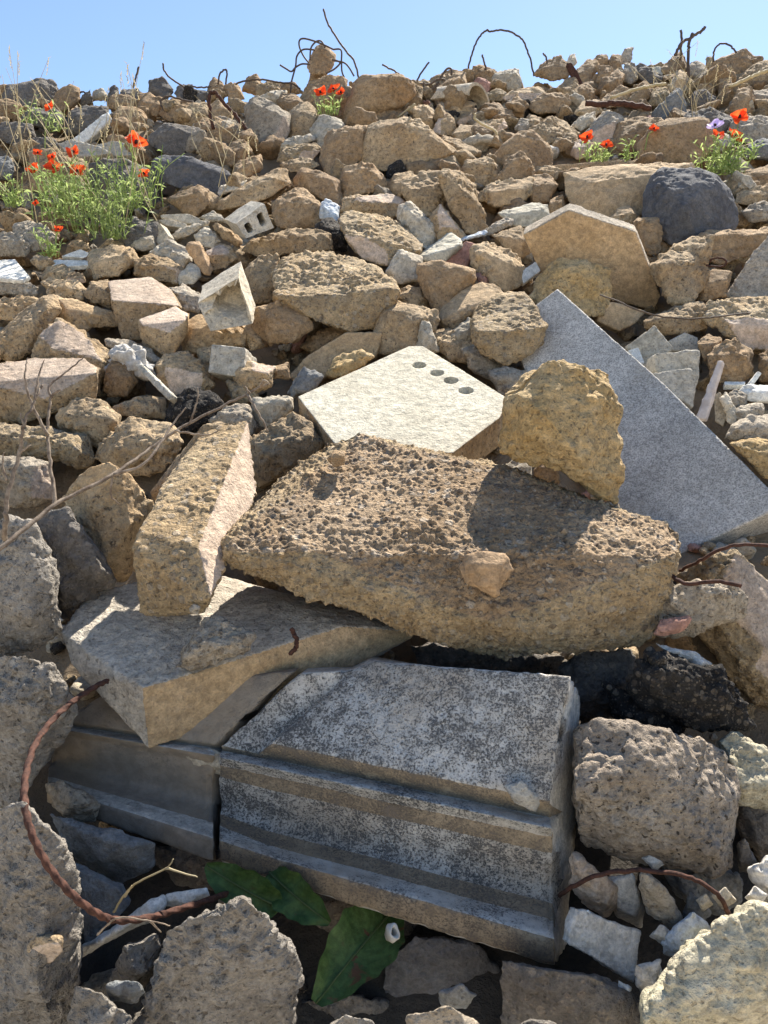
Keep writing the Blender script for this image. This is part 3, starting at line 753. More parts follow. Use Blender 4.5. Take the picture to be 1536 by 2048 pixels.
S('tan', '115,832 155,796 200,800 239,830 235,866 200,896 170,876 120,856', 'rounded chunk below the big flat topped edge chunk', 'rounded chunk', T=55)
S('pebbly', '-40,845 75,850 175,870 187,921 165,936 100,921 -40,901', 'long flat slab on the edge with a pebbly top', 'long flat edge slab', T=40, name='concrete_slab', cat='concrete slab')
S('tan', '190,917 200,890 255,833 340,845 366,886 345,926 300,956 270,956 210,931', 'tilted chunk behind the middle of the dry branch', 'tilted chunk by the branch', T=45, grit=1.4)
S('greyc', '-40,910 95,925 106,1000 60,1013 -40,1011', 'upright whitish chunk at the edge under the long flat edge slab', 'upright edge chunk', T=55, r=0.2, dd=-0.05)
S('tan', '497,882 525,865 585,826 622,845 642,886 625,916 575,951 520,976 505,951', 'rough pale rock between the thick leaning bar and the cream slab', 'rough pale rock', amp=1.2, T=44, grit=1.6)
S('greyc', '420,841 450,815 495,809 513,850 500,871 440,851', None, None)
S('pale', '507,807 510,798 582,796 581,821 540,851 520,851 510,831', 'small block with a white top next to the cream slab', 'white topped block', T=30, r=0.2)
S('bluegrey', '577,786 607,735 647,755 620,781 585,794', 'grey triangular chunk at the corner of the cream slab', 'grey triangular chunk', T=70)
SL('slabtan', '577,752 615,710 690,665 767,662 752,712 660,747 600,776', 'smooth tan slab in shadow behind the cream slab', 'smooth shaded slab', tilt=(84, 0), thick=0.08, dd=0.12)
S('ochre', '655,751 670,720 720,699 747,715 700,746 665,756', None, None, amp=1.2)
S('brown', '503,652 515,620 550,606 617,635 622,656 585,687 540,689 505,666', 'round brown rock right of the broken hollow block', 'round brown rock', T=70)
S('pebbly', '546,602 545,543 580,510 650,504 720,515 782,560 799,580 772,600 762,642 702,668 650,652 570,622', 'large rock with a flaky sunlit top and dark underside, above the cream slab', 'large flaky topped rock', T=38,
  ridge='546,590 600,600 660,606 740,600 796,582', amp=0.9, grit=1.8, dd=-0.12, name='boulder', cat='boulder')
S('tan', '480,503 498,478 535,468 575,460 630,455 665,464 669,500 612,506 540,516 508,513', 'long yellowish block below the hollow block with two slots', 'long yellowish block', T=50, r=0.3, amp=0.8)
S('tan', '492,540 520,515 560,512 550,560 545,600 500,610', None, None, T=65, dd=0.1)
S('brown', '543,405 590,376 613,380 641,410 637,453 573,456 554,451', 'angular brown block right of the hollow block with two slots', 'angular brown block', T=50, r=0.25, amp=0.7)
S('tan', '430,422 435,400 477,376 555,335 574,338 585,369 527,399 472,414 440,422', 'long slanting beam above the hollow block with two slots', 'long slanting beam', T=46, r=0.3, amp=0.8, name='concrete_beam', cat='concrete beam', dd=-0.1)
S('brown', '520,404 580,369 593,372 560,391 540,404', None, None, T=55)
S('pale', '436,386 440,375 492,361 482,379 440,393', None, None, T=45)
S('brown', '336,400 360,387 396,371 416,380 415,409 388,434 370,427', 'smooth brown block right of the big poppy clump', 'smooth brown block', T=60, r=0.25, amp=0.5)
S('brown', '590,360 607,338 638,345 676,359 686,406 677,411 646,399 625,383 594,375', 'flat faced brown block above the bluish white shard', 'flat faced brown block', T=60, r=0.2, amp=0.5)
SL('pale', '320,429 375,426 412,442 421,456 400,452 365,439 322,436', 'longest of the flat pale tiles stacked below the smooth brown block', 'stacked pale tiles', tilt=(70, 10), thick=0.05, name='tile', cat='tile')
SL('pale', '317,441 330,437 373,447 372,458 330,450', 'short flat tile under the longest stacked pale tile', None, tilt=(72, 8), thick=0.05, name='tile', cat='tile', dd=-0.05)
SL('pale', '309,452 320,446 336,470 334,489 310,488', 'pale tile standing upright below the stacked tiles', 'upright pale tile', tilt=(76, -25), thick=0.05, name='tile', cat='tile', dd=-0.06)
S('pale', '343,472 360,458 405,445 416,445 400,456 380,470 345,481', 'long pale bar lying under the stacked tiles', None, T=45, name='concrete_bar', cat='concrete bar')
S('pale', '388,471 410,455 430,465 438,481 425,496 400,491', None, None)
S('pale', '398,436 425,425 442,430 456,446 420,441', None, None)
S('tan', '425,453 436,449 470,465 483,485 475,493 445,476', 'short rounded bar leaning left of the hollow block with two slots', 'short rounded bar', T=50, name='concrete_bar', cat='concrete bar')
S('tan', '412,506 440,490 460,495 471,516 450,536 425,539', None, None)
S('bluewhite', '636,433 645,405 652,400 663,414 676,411 678,440 668,447 655,436', 'bluish white jagged shard above the black lump', 'bluish white shard', T=60, amp=0.8, name='plaster_piece', cat='plaster', th=0.3)
S('asphalt', '630,450 660,436 692,455 692,500 660,497 640,470', 'black lump under the bluish white jagged shard', 'black lump', name='asphalt_chunk', cat='asphalt', dd=0.05, grit=2)
S('pebbly', '679,440 686,422 704,420 746,433 790,441 847,487 843,506 775,532 725,517 699,491', 'dark pebbly rock with a rough top above the large flaky topped rock', 'dark pebbly rock', T=48, amp=0.9, grit=2, dd=-0.12, ridge='690,470 730,475 790,500 840,500', name='boulder', cat='boulder')
S('tan', '681,423 694,394 738,388 782,388 806,400 814,413 785,436 725,423', 'rough lumpy chunk behind the dark pebbly rock', 'rough lumpy chunk')
S('tan', '801,366 842,348 877,346 896,394 862,431 832,423 808,389', 'left one of two tall chunks leaning together', 'left tall leaning chunk', T=55, dd=-0.08)
S('tan', '878,346 894,339 921,349 947,372 966,420 974,456 955,469 930,463 900,411 884,376', 'right one of two tall chunks leaning together', 'right tall leaning chunk', T=46, r=0.25, dd=-0.1)
S('brown', '796,439 800,416 822,408 864,446 878,483 852,498 832,483', None, None, T=60, r=0.2, dd=-0.04)
S('tan', '856,442 881,412 930,472 906,479 876,479', None, None, T=66, r=0.2, dd=-0.08)
S('cream', '833,512 899,466 921,480 922,494 886,525 842,522', 'slanting bar with a smooth pale top above the pale squared block', 'slanting pale bar', T=36, ridge='836,516 870,510 920,488', amp=0.4, name='concrete_bar', cat='concrete bar', dd=-0.05)
SL('brick', '884,526 933,481 956,487 942,518 933,539', 'pinkish grooved tile wedged right of the slanting pale bar', 'pinkish grooved tile', tilt=(75, 15), thick=0.04, name='tile', cat='tile')
S('pale', '770,552 798,501 843,516 838,560 800,567', 'pale squared block with a cracked white face, right of the large flaky topped rock', 'pale squared block', T=66, r=0.2, amp=0.5)
S('brown', '836,531 879,523 937,540 950,540 953,559 901,595 884,622 876,627 855,595 840,559', 'triangular brown chunk with a flat shaded face', 'triangular brown chunk', T=55, r=0.12, amp=0.7, dd=-0.05)
S('tan', '943,508 949,492 985,489 1026,506 1045,537 1045,560 1012,586 983,567 975,543 944,528', 'rounded chunk with a reddish side left of the tall tan slab', 'rounded reddish chunk', T=48, amp=1.1)
S('brick', '950,549 972,540 986,567 960,568', 'tiny pink brick corner under the rounded reddish chunk', None, T=70, name='brick_shard', cat='brick')
S('tan', '876,635 887,602 920,581 965,562 986,566 1010,587 946,634 911,661 884,656', 'slanting oblong rock above the chunk on the speckled grey slab', 'slanting oblong rock', T=42, ridge='882,640 930,615 1000,592', amp=0.9, dd=-0.04)
S('tan', '782,598 816,571 838,576 857,611 826,613', None, None)
S('tan', '748,682 757,620 790,601 820,610 869,622 876,641 866,692 830,702 750,706', 'two layered block above the cream slab with holes', 'two layered block', T=45, r=0.25)
S('pale', '834,692 843,645 858,647 878,702 850,707', 'pale upright sliver standing behind the cream slab', None, T=70, r=0.2)
S('pale', '895,671 935,638 949,650 941,681 910,689', None, None)
S('pebbly', '945,646 953,620 1003,587 1048,584 1069,610 1094,650 1089,686 1060,713 1015,730 962,706 947,676', 'faceted rock with a pebbly top leaning on the speckled grey slab', 'faceted pebbly rock', T=42, ridge='948,662 1000,672 1060,668 1092,652', amp=0.8, grit=1.7, dd=-0.16, name='boulder', cat='boulder')
S('ochre', '1054,596 1065,565 1085,540 1115,512 1170,525 1209,545 1221,575 1215,616 1199,636 1130,640 1065,611', 'rounded ochre boulder between the tall tan slab and the speckled grey slab', 'rounded ochre boulder', T=66, r=0.25, amp=1.2, dd=-0.03, name='boulder', cat='boulder')
SL('tile', '1035,546 1072,522 1082,541 1048,566', 'small white tile left of the tall tan slab', None, tilt=(60, 10), thick=0.03, name='tile', cat='tile')
# ------------------------------------------------------------------ middle, right side
S('cream', '997,426 1063,407 1094,410 1097,431 1060,453 1023,451', 'greenish cream rounded piece behind the tall tan slab', 'greenish cream piece', T=45, amp=0.4)
S('tan', '964,463 1010,436 1026,440 1023,453 980,469', None, None, T=42)
S('bluewhite', '918,477 970,463 970,470 925,482', 'thin white strip under the two tall leaning chunks', None, T=40, name='plaster_piece', cat='plaster')
S('tan', '987,472 1040,452 1054,471 1060,501 1040,517 1010,497', None, None)
SL('slabtan', '1045,470 1138,420 1192,452 1272,463 1322,592 1308,622 1180,590 1080,548', 'tall tan slab with a notched top and a bright rim, leaning forward', 'tall tan slab', tilt=(118, -14), thick=0.11, dd=-0.12, amp=0.12, mat2='greyc', sm=2, grit=0.5)
S('brown', '1268,451 1275,437 1317,436 1323,461 1317,506 1296,506', 'reddish stained block under the dark grey boulder', 'reddish stained block', T=55, r=0.2)
S('brown', '1318,440 1350,486 1345,501 1316,506', None, None, T=75, dd=0.05)
S('tan', '1212,444 1235,418 1258,413 1281,435 1255,446', None, None)
S('slabtan', '1128,346 1170,335 1290,330 1386,326 1391,351 1292,392 1287,431 1220,441 1150,426 1128,391', 'long thick slab behind the dark grey boulder', 'long thick slab', T=50, r=0.3, amp=0.5, name='concrete_slab', cat='concrete slab', kb=-0.15)
S('slate', '1283,432 1287,385 1300,355 1320,340 1360,344 1400,337 1433,351 1456,375 1470,412 1476,441 1466,463 1400,482 1340,490 1310,471 1290,446', 'large rounded dark grey boulder', 'dark grey boulder', T=75, r=0.15, amp=0.6, dd=-0.12, th=0.6, name='boulder', cat='boulder', ex='1370,410,-50', sm=5)
S('brown', '1274,327 1277,290 1300,258 1335,238 1416,237 1431,262 1430,290 1411,311 1396,330', 'flat faced brown block standing on the long thick slab', 'block on the thick slab', T=72, r=0.1, amp=0.5, dd=-0.1)
SL('tan', '1095,346 1103,330 1183,323 1262,317 1264,331 1150,341 1115,359', 'thin slab with a bright top behind the long thick slab', None, tilt=(70, 0), thick=0.08, dd=0.1)
SL('tan', '1461,387 1504,441 1490,453 1468,451 1464,411', 'slab leaning on the side of the dark grey boulder', None, tilt=(85, -20), thick=0.05)
S('greyc', '1483,421 1528,403 1560,415 1560,440 1500,444', None, None, T=60)
S('brown', '1384,480 1400,468 1430,461 1525,454 1580,455 1580,490 1500,512 1440,532 1420,526', 'long broken block in front of the dark grey boulder', 'long broken block', T=40, r=0.2, amp=0.9)
S('tan', '1302,534 1348,495 1383,479 1419,479 1421,511 1402,533 1417,551 1380,602 1343,602 1333,571 1308,551', 'pale craggy rock right of the tall tan slab', 'pale craggy rock', T=50, amp=1.5, dd=-0.1)
SL('greyc', '1446,594 1508,500 1540,465 1600,462 1600,602', 'grey slab tilted against the edge, above the long broken block', 'grey slab at the edge', tilt=(62, -12), thick=0.08, amp=0.5, dd=-0.1)
S('brown', '1395,600 1400,560 1425,540 1462,545 1452,592 1410,600', None, None, T=60)
S('pebbly', '1406,637 1418,605 1468,595 1590,592 1590,698 1490,698 1445,669', 'flat pebbly chunk at the edge under the grey slab', 'flat pebbly edge chunk', T=44, r=0.45, grit=1.5)
S('tan', '1285,642 1330,620 1400,600 1417,615 1414,657 1370,674 1290,657', 'flat layered chunk crossed by a thin wire', 'layered chunk', T=45)
SL('slabtan', '1195,602 1240,606 1295,622 1272,645 1240,663 1195,642', 'brown slab in the shadow below the tall tan slab', None, tilt=(85, 0), thick=0.06, dd=0.1)
SL('block', '1250,694 1310,649 1348,697 1312,717 1290,737', 'light grey pointed slab beside the speckled grey slab', 'pointed grey slab', tilt=(72, -10), thick=0.06, name='concrete_block', cat='concrete block')
SL('block', '1312,706 1401,699 1399,752 1386,800 1330,742 1310,741', 'upper one of two light grey blocks beside the speckled grey slab', 'upper grey block', tilt=(80, 0), thick=0.10, name='concrete_block', cat='concrete block', dd=-0.05)
SL('block', '1304,746 1383,735 1394,770 1388,817 1350,792', 'lower one of two light grey blocks beside the speckled grey slab', 'lower grey block', tilt=(68, 0), thick=0.10, name='concrete_block', cat='concrete block', dd=-0.10)
SL('block', '1337,681 1370,664 1396,674 1402,701 1345,702', None, None, tilt=(74, 8), thick=0.06, name='concrete_block', cat='concrete block', dd=0.05)
SL('bluewhite', '1256,701 1277,694 1290,726 1280,730', 'narrow bluish white strip left of the pointed grey slab', None, tilt=(76, 0), thick=0.03, name='tile', cat='tile')
S('brown', '1394,686 1415,671 1442,680 1432,706 1410,720', None, None)
S('brown', '1416,711 1433,690 1468,682 1500,700 1502,751 1468,764 1423,761', 'squat brown chunk right of the weathered plank', 'squat brown chunk', T=55, r=0.3)
S('brown', '1520,711 1590,690 1590,771 1522,761', None, None, T=60)
SL('tile', '1449,763 1491,763 1490,769 1450,770', 'thin white tile flat on the stones right of the plank', None, tilt=(35, 0), thick=0.02, name='tile', cat='tile')
SL('tile', '1496,768 1516,742 1524,746 1506,772', 'white sliver leaning under the squat brown chunk', None, tilt=(70, 0), thick=0.02, name='tile', cat='tile')
S('tile', '1472,787 1490,772 1590,770 1590,812 1500,802', 'smooth white chunk at the edge right of the plank', 'smooth white chunk', T=46, amp=0.5)
S('greyc', '1449,796 1470,781 1494,790 1491,812 1460,824', None, None)
S('greyc', '1464,832 1480,811 1522,809 1527,831 1490,844', None, None)
S('greyc', '1449,877 1465,850 1500,835 1590,829 1590,892 1500,887', 'rough grey chunk at the edge above the speckled grey slab', 'rough grey edge chunk', T=48)
S('ochre', '1459,886 1500,880 1590,883 1590,965 1530,952 1488,916', 'yellow chunk peeping over the edge of the speckled grey slab', 'yellow chunk', T=50)
SL('pale', '1427,791 1440,784 1454,836 1446,852 1430,842', 'thin pale slab standing on end near the plank foot', None, tilt=(80, -30), thick=0.04)
S('pale', '1440,800 1452,786 1478,830 1470,850 1455,845', None, None, T=60)

# ------------------------------------------------------------------ upper heap
U = dict(T=62)
S('darkc', '300,290 300,273 330,247 350,249 396,258 407,271 401,311 380,321 330,306', 'upper of two dark grey slabs beside the big poppy clump', 'upper dark slab', T=66, r=0.2, dd=0.05, amp=0.5)
S('slate', '300,345 305,318 330,310 370,314 440,335 464,350 440,386 400,391 340,371', 'lower of two dark grey slabs beside the big poppy clump', 'lower dark slab', T=66, r=0.2, amp=0.5)
S('brown', '390,262 392,250 410,238 440,239 481,260 486,273 465,276 455,286 420,279', None, None)
S('greyc', '489,217 510,194 530,199 577,230 577,262 555,302 530,297 503,276 494,250', 'large grey block under the rusty bar loop', 'large grey block', T=70, r=0.2, amp=0.6)
S('brown', '427,326 435,305 475,279 496,285 502,306 470,327 460,341', None, None, T=50)
S('brown', '462,361 470,330 500,317 521,311 522,336 500,351 480,366', None, None)
S('brown', '555,201 565,188 590,189 607,205 582,229 560,216', None, None)
S('tan', '569,246 575,230 600,206 615,204 634,225 637,245 612,276 585,283 571,266', 'rounded oval rock right of the large grey block', 'rounded oval rock', T=66, amp=0.6, sm=4)
S('brown', '620,261 640,229 680,244 692,258 667,277 640,297 628,281', None, None, T=70)
S('pale', '557,296 575,279 620,267 630,280 600,292', None, None, T=55)
S('tan', '557,322 565,300 590,289 630,286 642,300 625,319 590,323', None, None, T=55)
S('tan', '564,331 580,319 620,317 637,330 615,343 580,343', None, None, T=50)
S('brown', '640,322 660,268 690,254 737,252 731,290 712,331 690,357 660,347', 'tall brown slab left of the large angular boulder', 'tall brown slab', T=60, r=0.15)
S('tan', '708,330 735,250 759,239 808,234 840,241 869,266 878,290 914,303 894,320 853,322 806,335 764,343 738,330', 'large angular boulder in the upper middle with a flat shaded face', 'large angular boulder', T=72, r=0.12, amp=0.6, dd=-0.15, name='boulder', cat='boulder', ridge='735,262 800,250 860,275 910,306', kb=-0.1)
S('brown', '685,247 691,229 707,166 725,153 800,151 827,168 830,188 808,209 759,217 712,238 691,256', 'long overhanging block on the crest beside the three small poppies', 'overhanging crest block', T=72, r=0.12, amp=0.6, dd=-0.15, kb=0.15, name='boulder', cat='boulder')
S('brown', '703,256 730,229 760,216 800,211 804,236 760,239 735,251', None, None, dd=0.05)
S('brown', '679,362 691,336 720,328 743,332 771,362 772,379 725,387 686,394', 'rounded brown rock under the large angular boulder', 'rounded brown rock', T=66, r=0.2, sm=4)
S('tan', '779,387 790,350 825,344 827,366 800,394', None, None)
S('tan', '822,351 840,322 859,333 854,350', None, None)
S('tan', '857,337 880,315 905,311 922,340 900,347', None, None)
S('tan', '922,347 935,322 975,316 998,340 995,367 960,370 930,362', 'squarish tan block above the two tall leaning chunks', 'squarish tan block', T=55, r=0.2)
S('brown', '984,317 1010,285 1040,264 1063,261 1096,290 1105,305 1102,347 1060,352 1010,331', 'big shield shaped block in the upper right part', 'shield shaped block', T=75, r=0.12, amp=0.5, dd=-0.06)
S('brown', '992,362 1010,330 1038,305 1060,325 1070,346 1045,363 1010,370', 'pointed chunk leaning on the shield shaped block', 'pointed chunk', T=64, r=0.2, dd=-0.1)
S('brown', '961,397 975,370 1040,357 1066,355 1067,386 1040,406 990,413', None, None, T=62)
S('brown', '1060,382 1065,352 1095,351 1114,370 1095,402 1065,407', None, None)
S('brown', '862,182 886,148 910,142 929,149 930,176 905,196 881,209 866,199', None, 'crest block beside the wire tangle')
S('brown', '926,173 940,145 957,130 991,146 992,171 960,179 935,179', 'peaked crest block under the great wire arch', 'peaked crest block', T=70, r=0.15)
S('pale', '985,148 1000,143 1035,141 1043,160 1041,176 1000,179 987,173', 'pale edged crest block under the great wire arch', 'pale edged crest block', T=40, r=0.2)
S('brick', '940,176 957,154 986,170 973,186', 'small pinkish cube below the peaked crest block', None, T=66, r=0.15, name='brick_shard', cat='brick')
S('brown', '974,187 995,177 1012,185 1006,201 980,201', None, None)
S('tan', '899,218 911,203 935,201 953,208 943,223 913,233', None, None)
S('tan', '1005,196 1024,181 1055,176 1082,176 1099,190 1055,205 1037,200', None, None, T=45)
S('brown', '1054,211 1090,189 1112,185 1132,192 1139,208 1117,227 1072,225', 'loaf shaped chunk right of the half round tile', 'loaf shaped chunk', T=64, r=0.2, sm=4)
S('tan', '1113,177 1135,158 1150,158 1165,200 1139,209', None, None)
S('brown', '1070,148 1092,123 1119,112 1140,133 1152,145 1135,152 1106,161', 'crest chunk left of the leaning rusty plank', 'crest chunk by the rusty plank', T=72)
S('brown', '1132,129 1140,110 1150,108 1154,125 1145,134', None, None)
S('brown', '1153,143 1174,121 1194,123 1199,135 1179,162 1161,161', None, None, T=68)
S('brown', '1180,130 1195,112 1213,110 1218,128 1205,140', None, None, T=70)
S('brown', '1214,132 1225,110 1242,112 1243,135 1225,142', None, None, T=70)
S('brown', '1193,172 1200,135 1222,133 1228,150 1215,180', None, None, T=70)
S('brown', '1208,182 1215,150 1235,140 1248,150 1240,182', None, None, T=70)
S('greyc', '1239,122 1249,98 1265,97 1260,126 1244,128', 'small upright block sticking up from the crest', 'upright crest block', T=80, r=0.1)
S('brown', '1244,160 1250,128 1268,128 1278,155 1262,168', None, None, T=70)
S('darkc', '1270,137 1280,126 1298,145 1324,151 1320,165 1295,167 1273,153', None, None, T=70)
SL('cream', '1292,136 1320,132 1332,140 1323,152 1305,147', 'pale greenish plate lying on the crest', 'pale crest plate', tilt=(55, 10), thick=0.05)
S('brown', '1320,142 1345,118 1363,102 1371,120 1377,152 1350,157 1335,152', 'pointed crest chunk behind the dry stalks', 'pointed crest chunk', T=70)
S('greyc', '1375,153 1380,130 1392,121 1408,129 1417,147 1400,167', None, None, T=70)
S('greyc', '1394,167 1412,141 1427,149 1432,177 1405,187', None, None, T=70)
S('brown', '1416,158 1430,125 1470,108 1490,99 1498,114 1517,130 1502,152 1470,162 1440,167', 'broad crest rock below the wire hoop', 'broad crest rock', T=72, r=0.15)
S('brown', '1412,140 1414,118 1422,114 1432,130 1428,142', None, None, T=74)
S('tan', '1458,170 1470,155 1500,144 1525,125 1590,102 1590,182 1500,187 1465,184', 'long crest rock running off the edge', 'long crest rock', T=60, r=0.2)
S('brown', '1436,208 1440,160 1462,157 1466,200', None, None, T=70)
S('brown', '1457,217 1475,180 1500,174 1507,217 1480,237', None, None, T=66)
S('brown', '1500,215 1508,180 1590,175 1590,222', None, None, T=66)
S('brown', '1337,180 1355,142 1373,147 1380,177 1360,187', None, None, T=70)
S('bluegrey', '1296,237 1340,195 1356,179 1367,205 1372,237 1330,242', 'grey pyramid shaped block behind the dry stalks', 'grey pyramid block', T=75, r=0.1)
S('brown', '1241,207 1270,180 1288,164 1299,170 1300,197 1270,210', None, None, T=64)
S('darkc', '1364,252 1375,225 1420,214 1462,235 1472,262 1420,272 1380,264', 'low dark grey block behind the block on the thick slab', 'low dark block', T=70)
S('brown', '1223,287 1240,245 1280,235 1322,237 1332,256 1300,282 1280,302 1240,302', 'round topped block left of the block on the thick slab', 'round topped block', T=66)
S('greyc', '1170,272 1190,239 1215,227 1240,231 1247,250 1225,282 1190,287', 'grey rock with a white top above the small poppy pair', 'white topped grey rock', T=55)
S('brown', '1143,255 1160,232 1188,225 1192,245 1165,260', None, None)
S('tan', '1058,260 1085,244 1105,249 1127,262 1125,280 1095,287 1070,282', None, None)
S('tan', '1042,256 1060,231 1082,238 1080,257 1055,264', None, None)
S('tan', '1081,247 1105,231 1130,244 1157,265 1151,277 1120,267', None, None)
S('tan', '1122,300 1128,268 1150,264 1155,285 1145,305', None, None)
S('brown', '1141,307 1150,284 1178,280 1180,312 1155,318', None, None)
S('tan', '946,262 955,244 1005,239 1012,255 990,267 960,274', None, None)
S('brown', '945,277 948,250 990,253 992,274 965,286', None, None)
S('tan', '976,292 992,261 1005,281 1008,297', None, None)
S('tan', '868,264 876,236 895,227 910,242 908,270 880,270', 'upright egg shaped chunk right of the large angular boulder', 'egg shaped chunk', T=66, sm=4)
S('tan', '816,218 852,210 870,226 872,264 842,247', None, None, T=60)
S('tan', '903,244 935,226 952,217 950,241 920,252', None, None)
S('brown', '1016,217 1032,191 1047,205 1048,227 1025,234', None, None)
S('brown', '984,242 998,218 1022,222 1030,245 1005,252', None, None)
S('tan', '876,216 884,202 902,203 904,222 885,228', None, None)
S('tan', '905,270 920,250 945,252 944,275 920,285', None, None)
S('tan', '870,290 890,272 925,285 960,305 930,318 895,305', None, None, T=50)
S('brown', '1030,255 1042,238 1058,240 1060,262 1042,268', None, None)
S('tan', '1105,292 1115,275 1135,280 1130,300', None, None)
S('brown', '1150,230 1165,205 1195,205 1205,225 1180,232', None, None)
S('brown', '1195,208 1215,190 1242,195 1240,212 1215,215', None, None)
S('brown', '1140,205 1150,175 1172,168 1190,180 1180,205', None, None, T=68)
S('brown', '1250,205 1262,180 1240,172 1222,188 1230,205', None, None, T=68)
S('brown', '1300,210 1305,182 1330,175 1340,190 1320,212', None, None)
S('darkc', '1380,212 1388,185 1412,180 1435,200 1425,216', None, None, T=70)
S('brown', '1395,192 1402,170 1425,172 1430,190', None, None)
S('greyc', '1455,262 1470,235 1520,232 1590,240 1590,280 1490,285', None, None, T=60)
S('bluegrey', '1490,315 1500,290 1530,278 1590,276 1590,325', 'blue grey chunk at the edge right of the poppy clump on top', 'blue grey edge chunk', T=66)
S('brown', '1470,360 1490,340 1540,332 1590,335 1590,375 1500,385', None, None, T=60)
S('tan', '1450,372 1462,352 1490,350 1500,370 1475,385', None, None)
S('tan', '1470,405 1480,385 1530,372 1590,372 1590,402 1500,410', None, None, T=50)
S('tan', '1065,352 1075,335 1100,330 1120,340 1110,358', None, None)
S('brown', '1095,430 1100,400 1125,390 1130,430', None, None, T=70, dd=0.05)
S('tan', '1215,455 1225,440 1265,440 1270,462', None, None, T=60, dd=0.1)
# crest, centre and left
S('brown', '616,131 633,95 646,90 671,112 663,136 650,148 623,147', 'rock balanced on a narrow stem on the crest', 'balanced rock', T=78, r=0.1, amp=0.5, name='boulder', cat='boulder', th=0.5, dd=-0.05, yref=175)
S('brown', '612,195 622,147 652,148 658,195', 'narrow rock stem carrying the balanced rock', 'rock stem', T=80, r=0.1, yref=175)
S('brown', '597,202 620,164 660,154 692,160 694,217 640,219', 'crest chunk behind the three small poppies', 'chunk behind three poppies', T=74)
S('darkc', '298,192 300,163 325,155 346,180 332,202', 'dark peaked crest rock with flaky layers', 'dark peaked crest rock', T=76)
S('darkc', '349,187 360,171 383,169 388,191 360,200', None, None, T=76)
S('brown', '417,192 418,174 428,156 441,163 460,186 440,203', None, 'leaning crest stone', T=72)
S('brown', '449,172 475,166 487,196 460,206', None, None, T=72)
S('brown', '484,182 495,156 512,149 521,160 517,192', 'round headed stone on the crest left of the balanced rock', 'round headed crest stone', T=74)
S('brown', '513,170 530,165 556,165 562,190 516,194', None, None, T=74)
S('brown', '554,190 560,167 590,166 607,187', None, None, T=74)
S('brown', '320,227 345,199 375,204 390,210 387,227 345,242', None, None, T=66)
S('tan', '350,237 385,206 412,207 422,236 370,257', None, None, T=64)
S('tan', '414,217 440,197 462,220 465,237 450,249 420,242', None, None, T=64)
S('tan', '415,242 440,232 470,240 475,255 440,262', None, None, T=60)
S('darkc', '385,192 395,180 415,182 420,196 400,202', None, None, T=76)
S('darkc', '6,187 10,171 45,167 75,159 105,164 115,180 107,202 60,217 8,207', 'broad dark rock on the crest above the grassy bank', 'broad dark crest rock', T=76, amp=0.9)
S('brown', '93,212 120,184 140,169 158,179 157,202 135,217 110,227', None, 'tilted crest rock', T=72)
S('brown', '-40,242 -40,200 20,197 42,212 35,237', None, None, T=74)
S('darkc', '160,216 165,190 180,180 185,205', None, None, T=76)
S('brown', '183,202 188,182 205,177 218,200', None, None, T=76)
S('darkc', '211,202 222,177 230,172 239,190 242,207', None, None, T=76)
S('darkc', '238,200 245,180 275,177 292,197 265,207', None, None, T=76)
S('brown', '213,218 225,192 255,190 277,205 265,220', None, None, T=68)
S('brown', '273,227 278,189 300,187 318,200 332,217 312,232', 'brown block under the dark peaked crest rock', None, T=68)
S('darkc', '133,267 140,225 170,212 215,215 212,255 175,268', None, None, T=72)
S('darkc', '40,245 60,215 110,222 135,245 110,262', None, None, T=72)
S('brown', '215,245 240,212 285,222 300,245 260,262', None, None, T=66)
S('darkc', '-30,275 10,245 60,250 70,275 30,290', None, None, T=72)
S('darkc', '55,312 60,280 100,275 118,290 112,312', None, None, T=70)
S('bluegrey', '-40,357 -40,315 15,313 27,335 22,357', 'blue grey stone at the edge beside the big poppy clump', None, T=70)
S('brown', '50,300 110,300 180,330 200,390 120,400 60,380', None, None, T=72, dd=0.1)
S('darkc', '180,330 250,320 310,350 320,420 230,440 190,400', None, None, T=74, dd=0.15)
SL('tile', '141,279 200,231 216,221 226,238 168,287', 'narrow whitish post lying in the grass', 'whitish post', tilt=(70, 20), thick=0.08, name='concrete_bar', cat='concrete bar', dd=-0.1)
SL('block', '115,287 140,277 200,293 227,306 165,314 130,302', 'whitish slab lying under the narrow post in the grass', 'whitish slab in grass', tilt=(62, 0), thick=0.06, dd=-0.15)
SL('block', '165,297 225,280 272,292 262,310 200,312', 'whitish slab behind the orange red poppy with spread petals', None, tilt=(62, 0), thick=0.06, dd=-0.08)
S('greyc', '26,482 30,450 55,442 95,455 117,476 100,497 60,502', 'rounded grey chunk under the big poppy clump', 'grey chunk under poppies', T=50)
S('greyc', '-40,470 38,467 60,490 52,512 -40,510', None, None, T=50)
SL('tile', '-60,522 30,518 60,552 45,560 -60,550', 'large flat white tile at the edge', 'flat white tile', tilt=(28, 10), thick=0.02, name='tile', cat='tile', amp=0.05, dd=-0.1, vmin=0.005)
SL('tile', '85,528 110,519 178,521 176,530 130,533', 'narrow white tile right of the large flat one', None, tilt=(34, 0), thick=0.02, name='tile', cat='tile', amp=0.05)
SL('tile', '122,512 160,498 178,505 172,516', 'white tile corner under the big poppy clump', None, tilt=(50, 0), thick=0.02, name='tile', cat='tile', amp=0.05)
S('greyc', '-40,556 50,558 74,575 67,594 20,587 -40,585', None, None)
S('tan', '-40,600 40,594 82,600 62,627 20,642 -40,640', None, None)
S('tan', '60,520 75,510 100,515 110,530 80,540', None, None)
S('tan', '138,492 150,482 172,485 178,498 160,504', None, None)
S('darkc', '225,500 235,452 270,440 312,452 310,490 260,505', 'heap of dark earthy stone right of the big poppy clump', 'dark earthy stone', T=60, amp=1.3)
S('tan', '262,492 280,470 305,468 312,495 285,502', None, None)
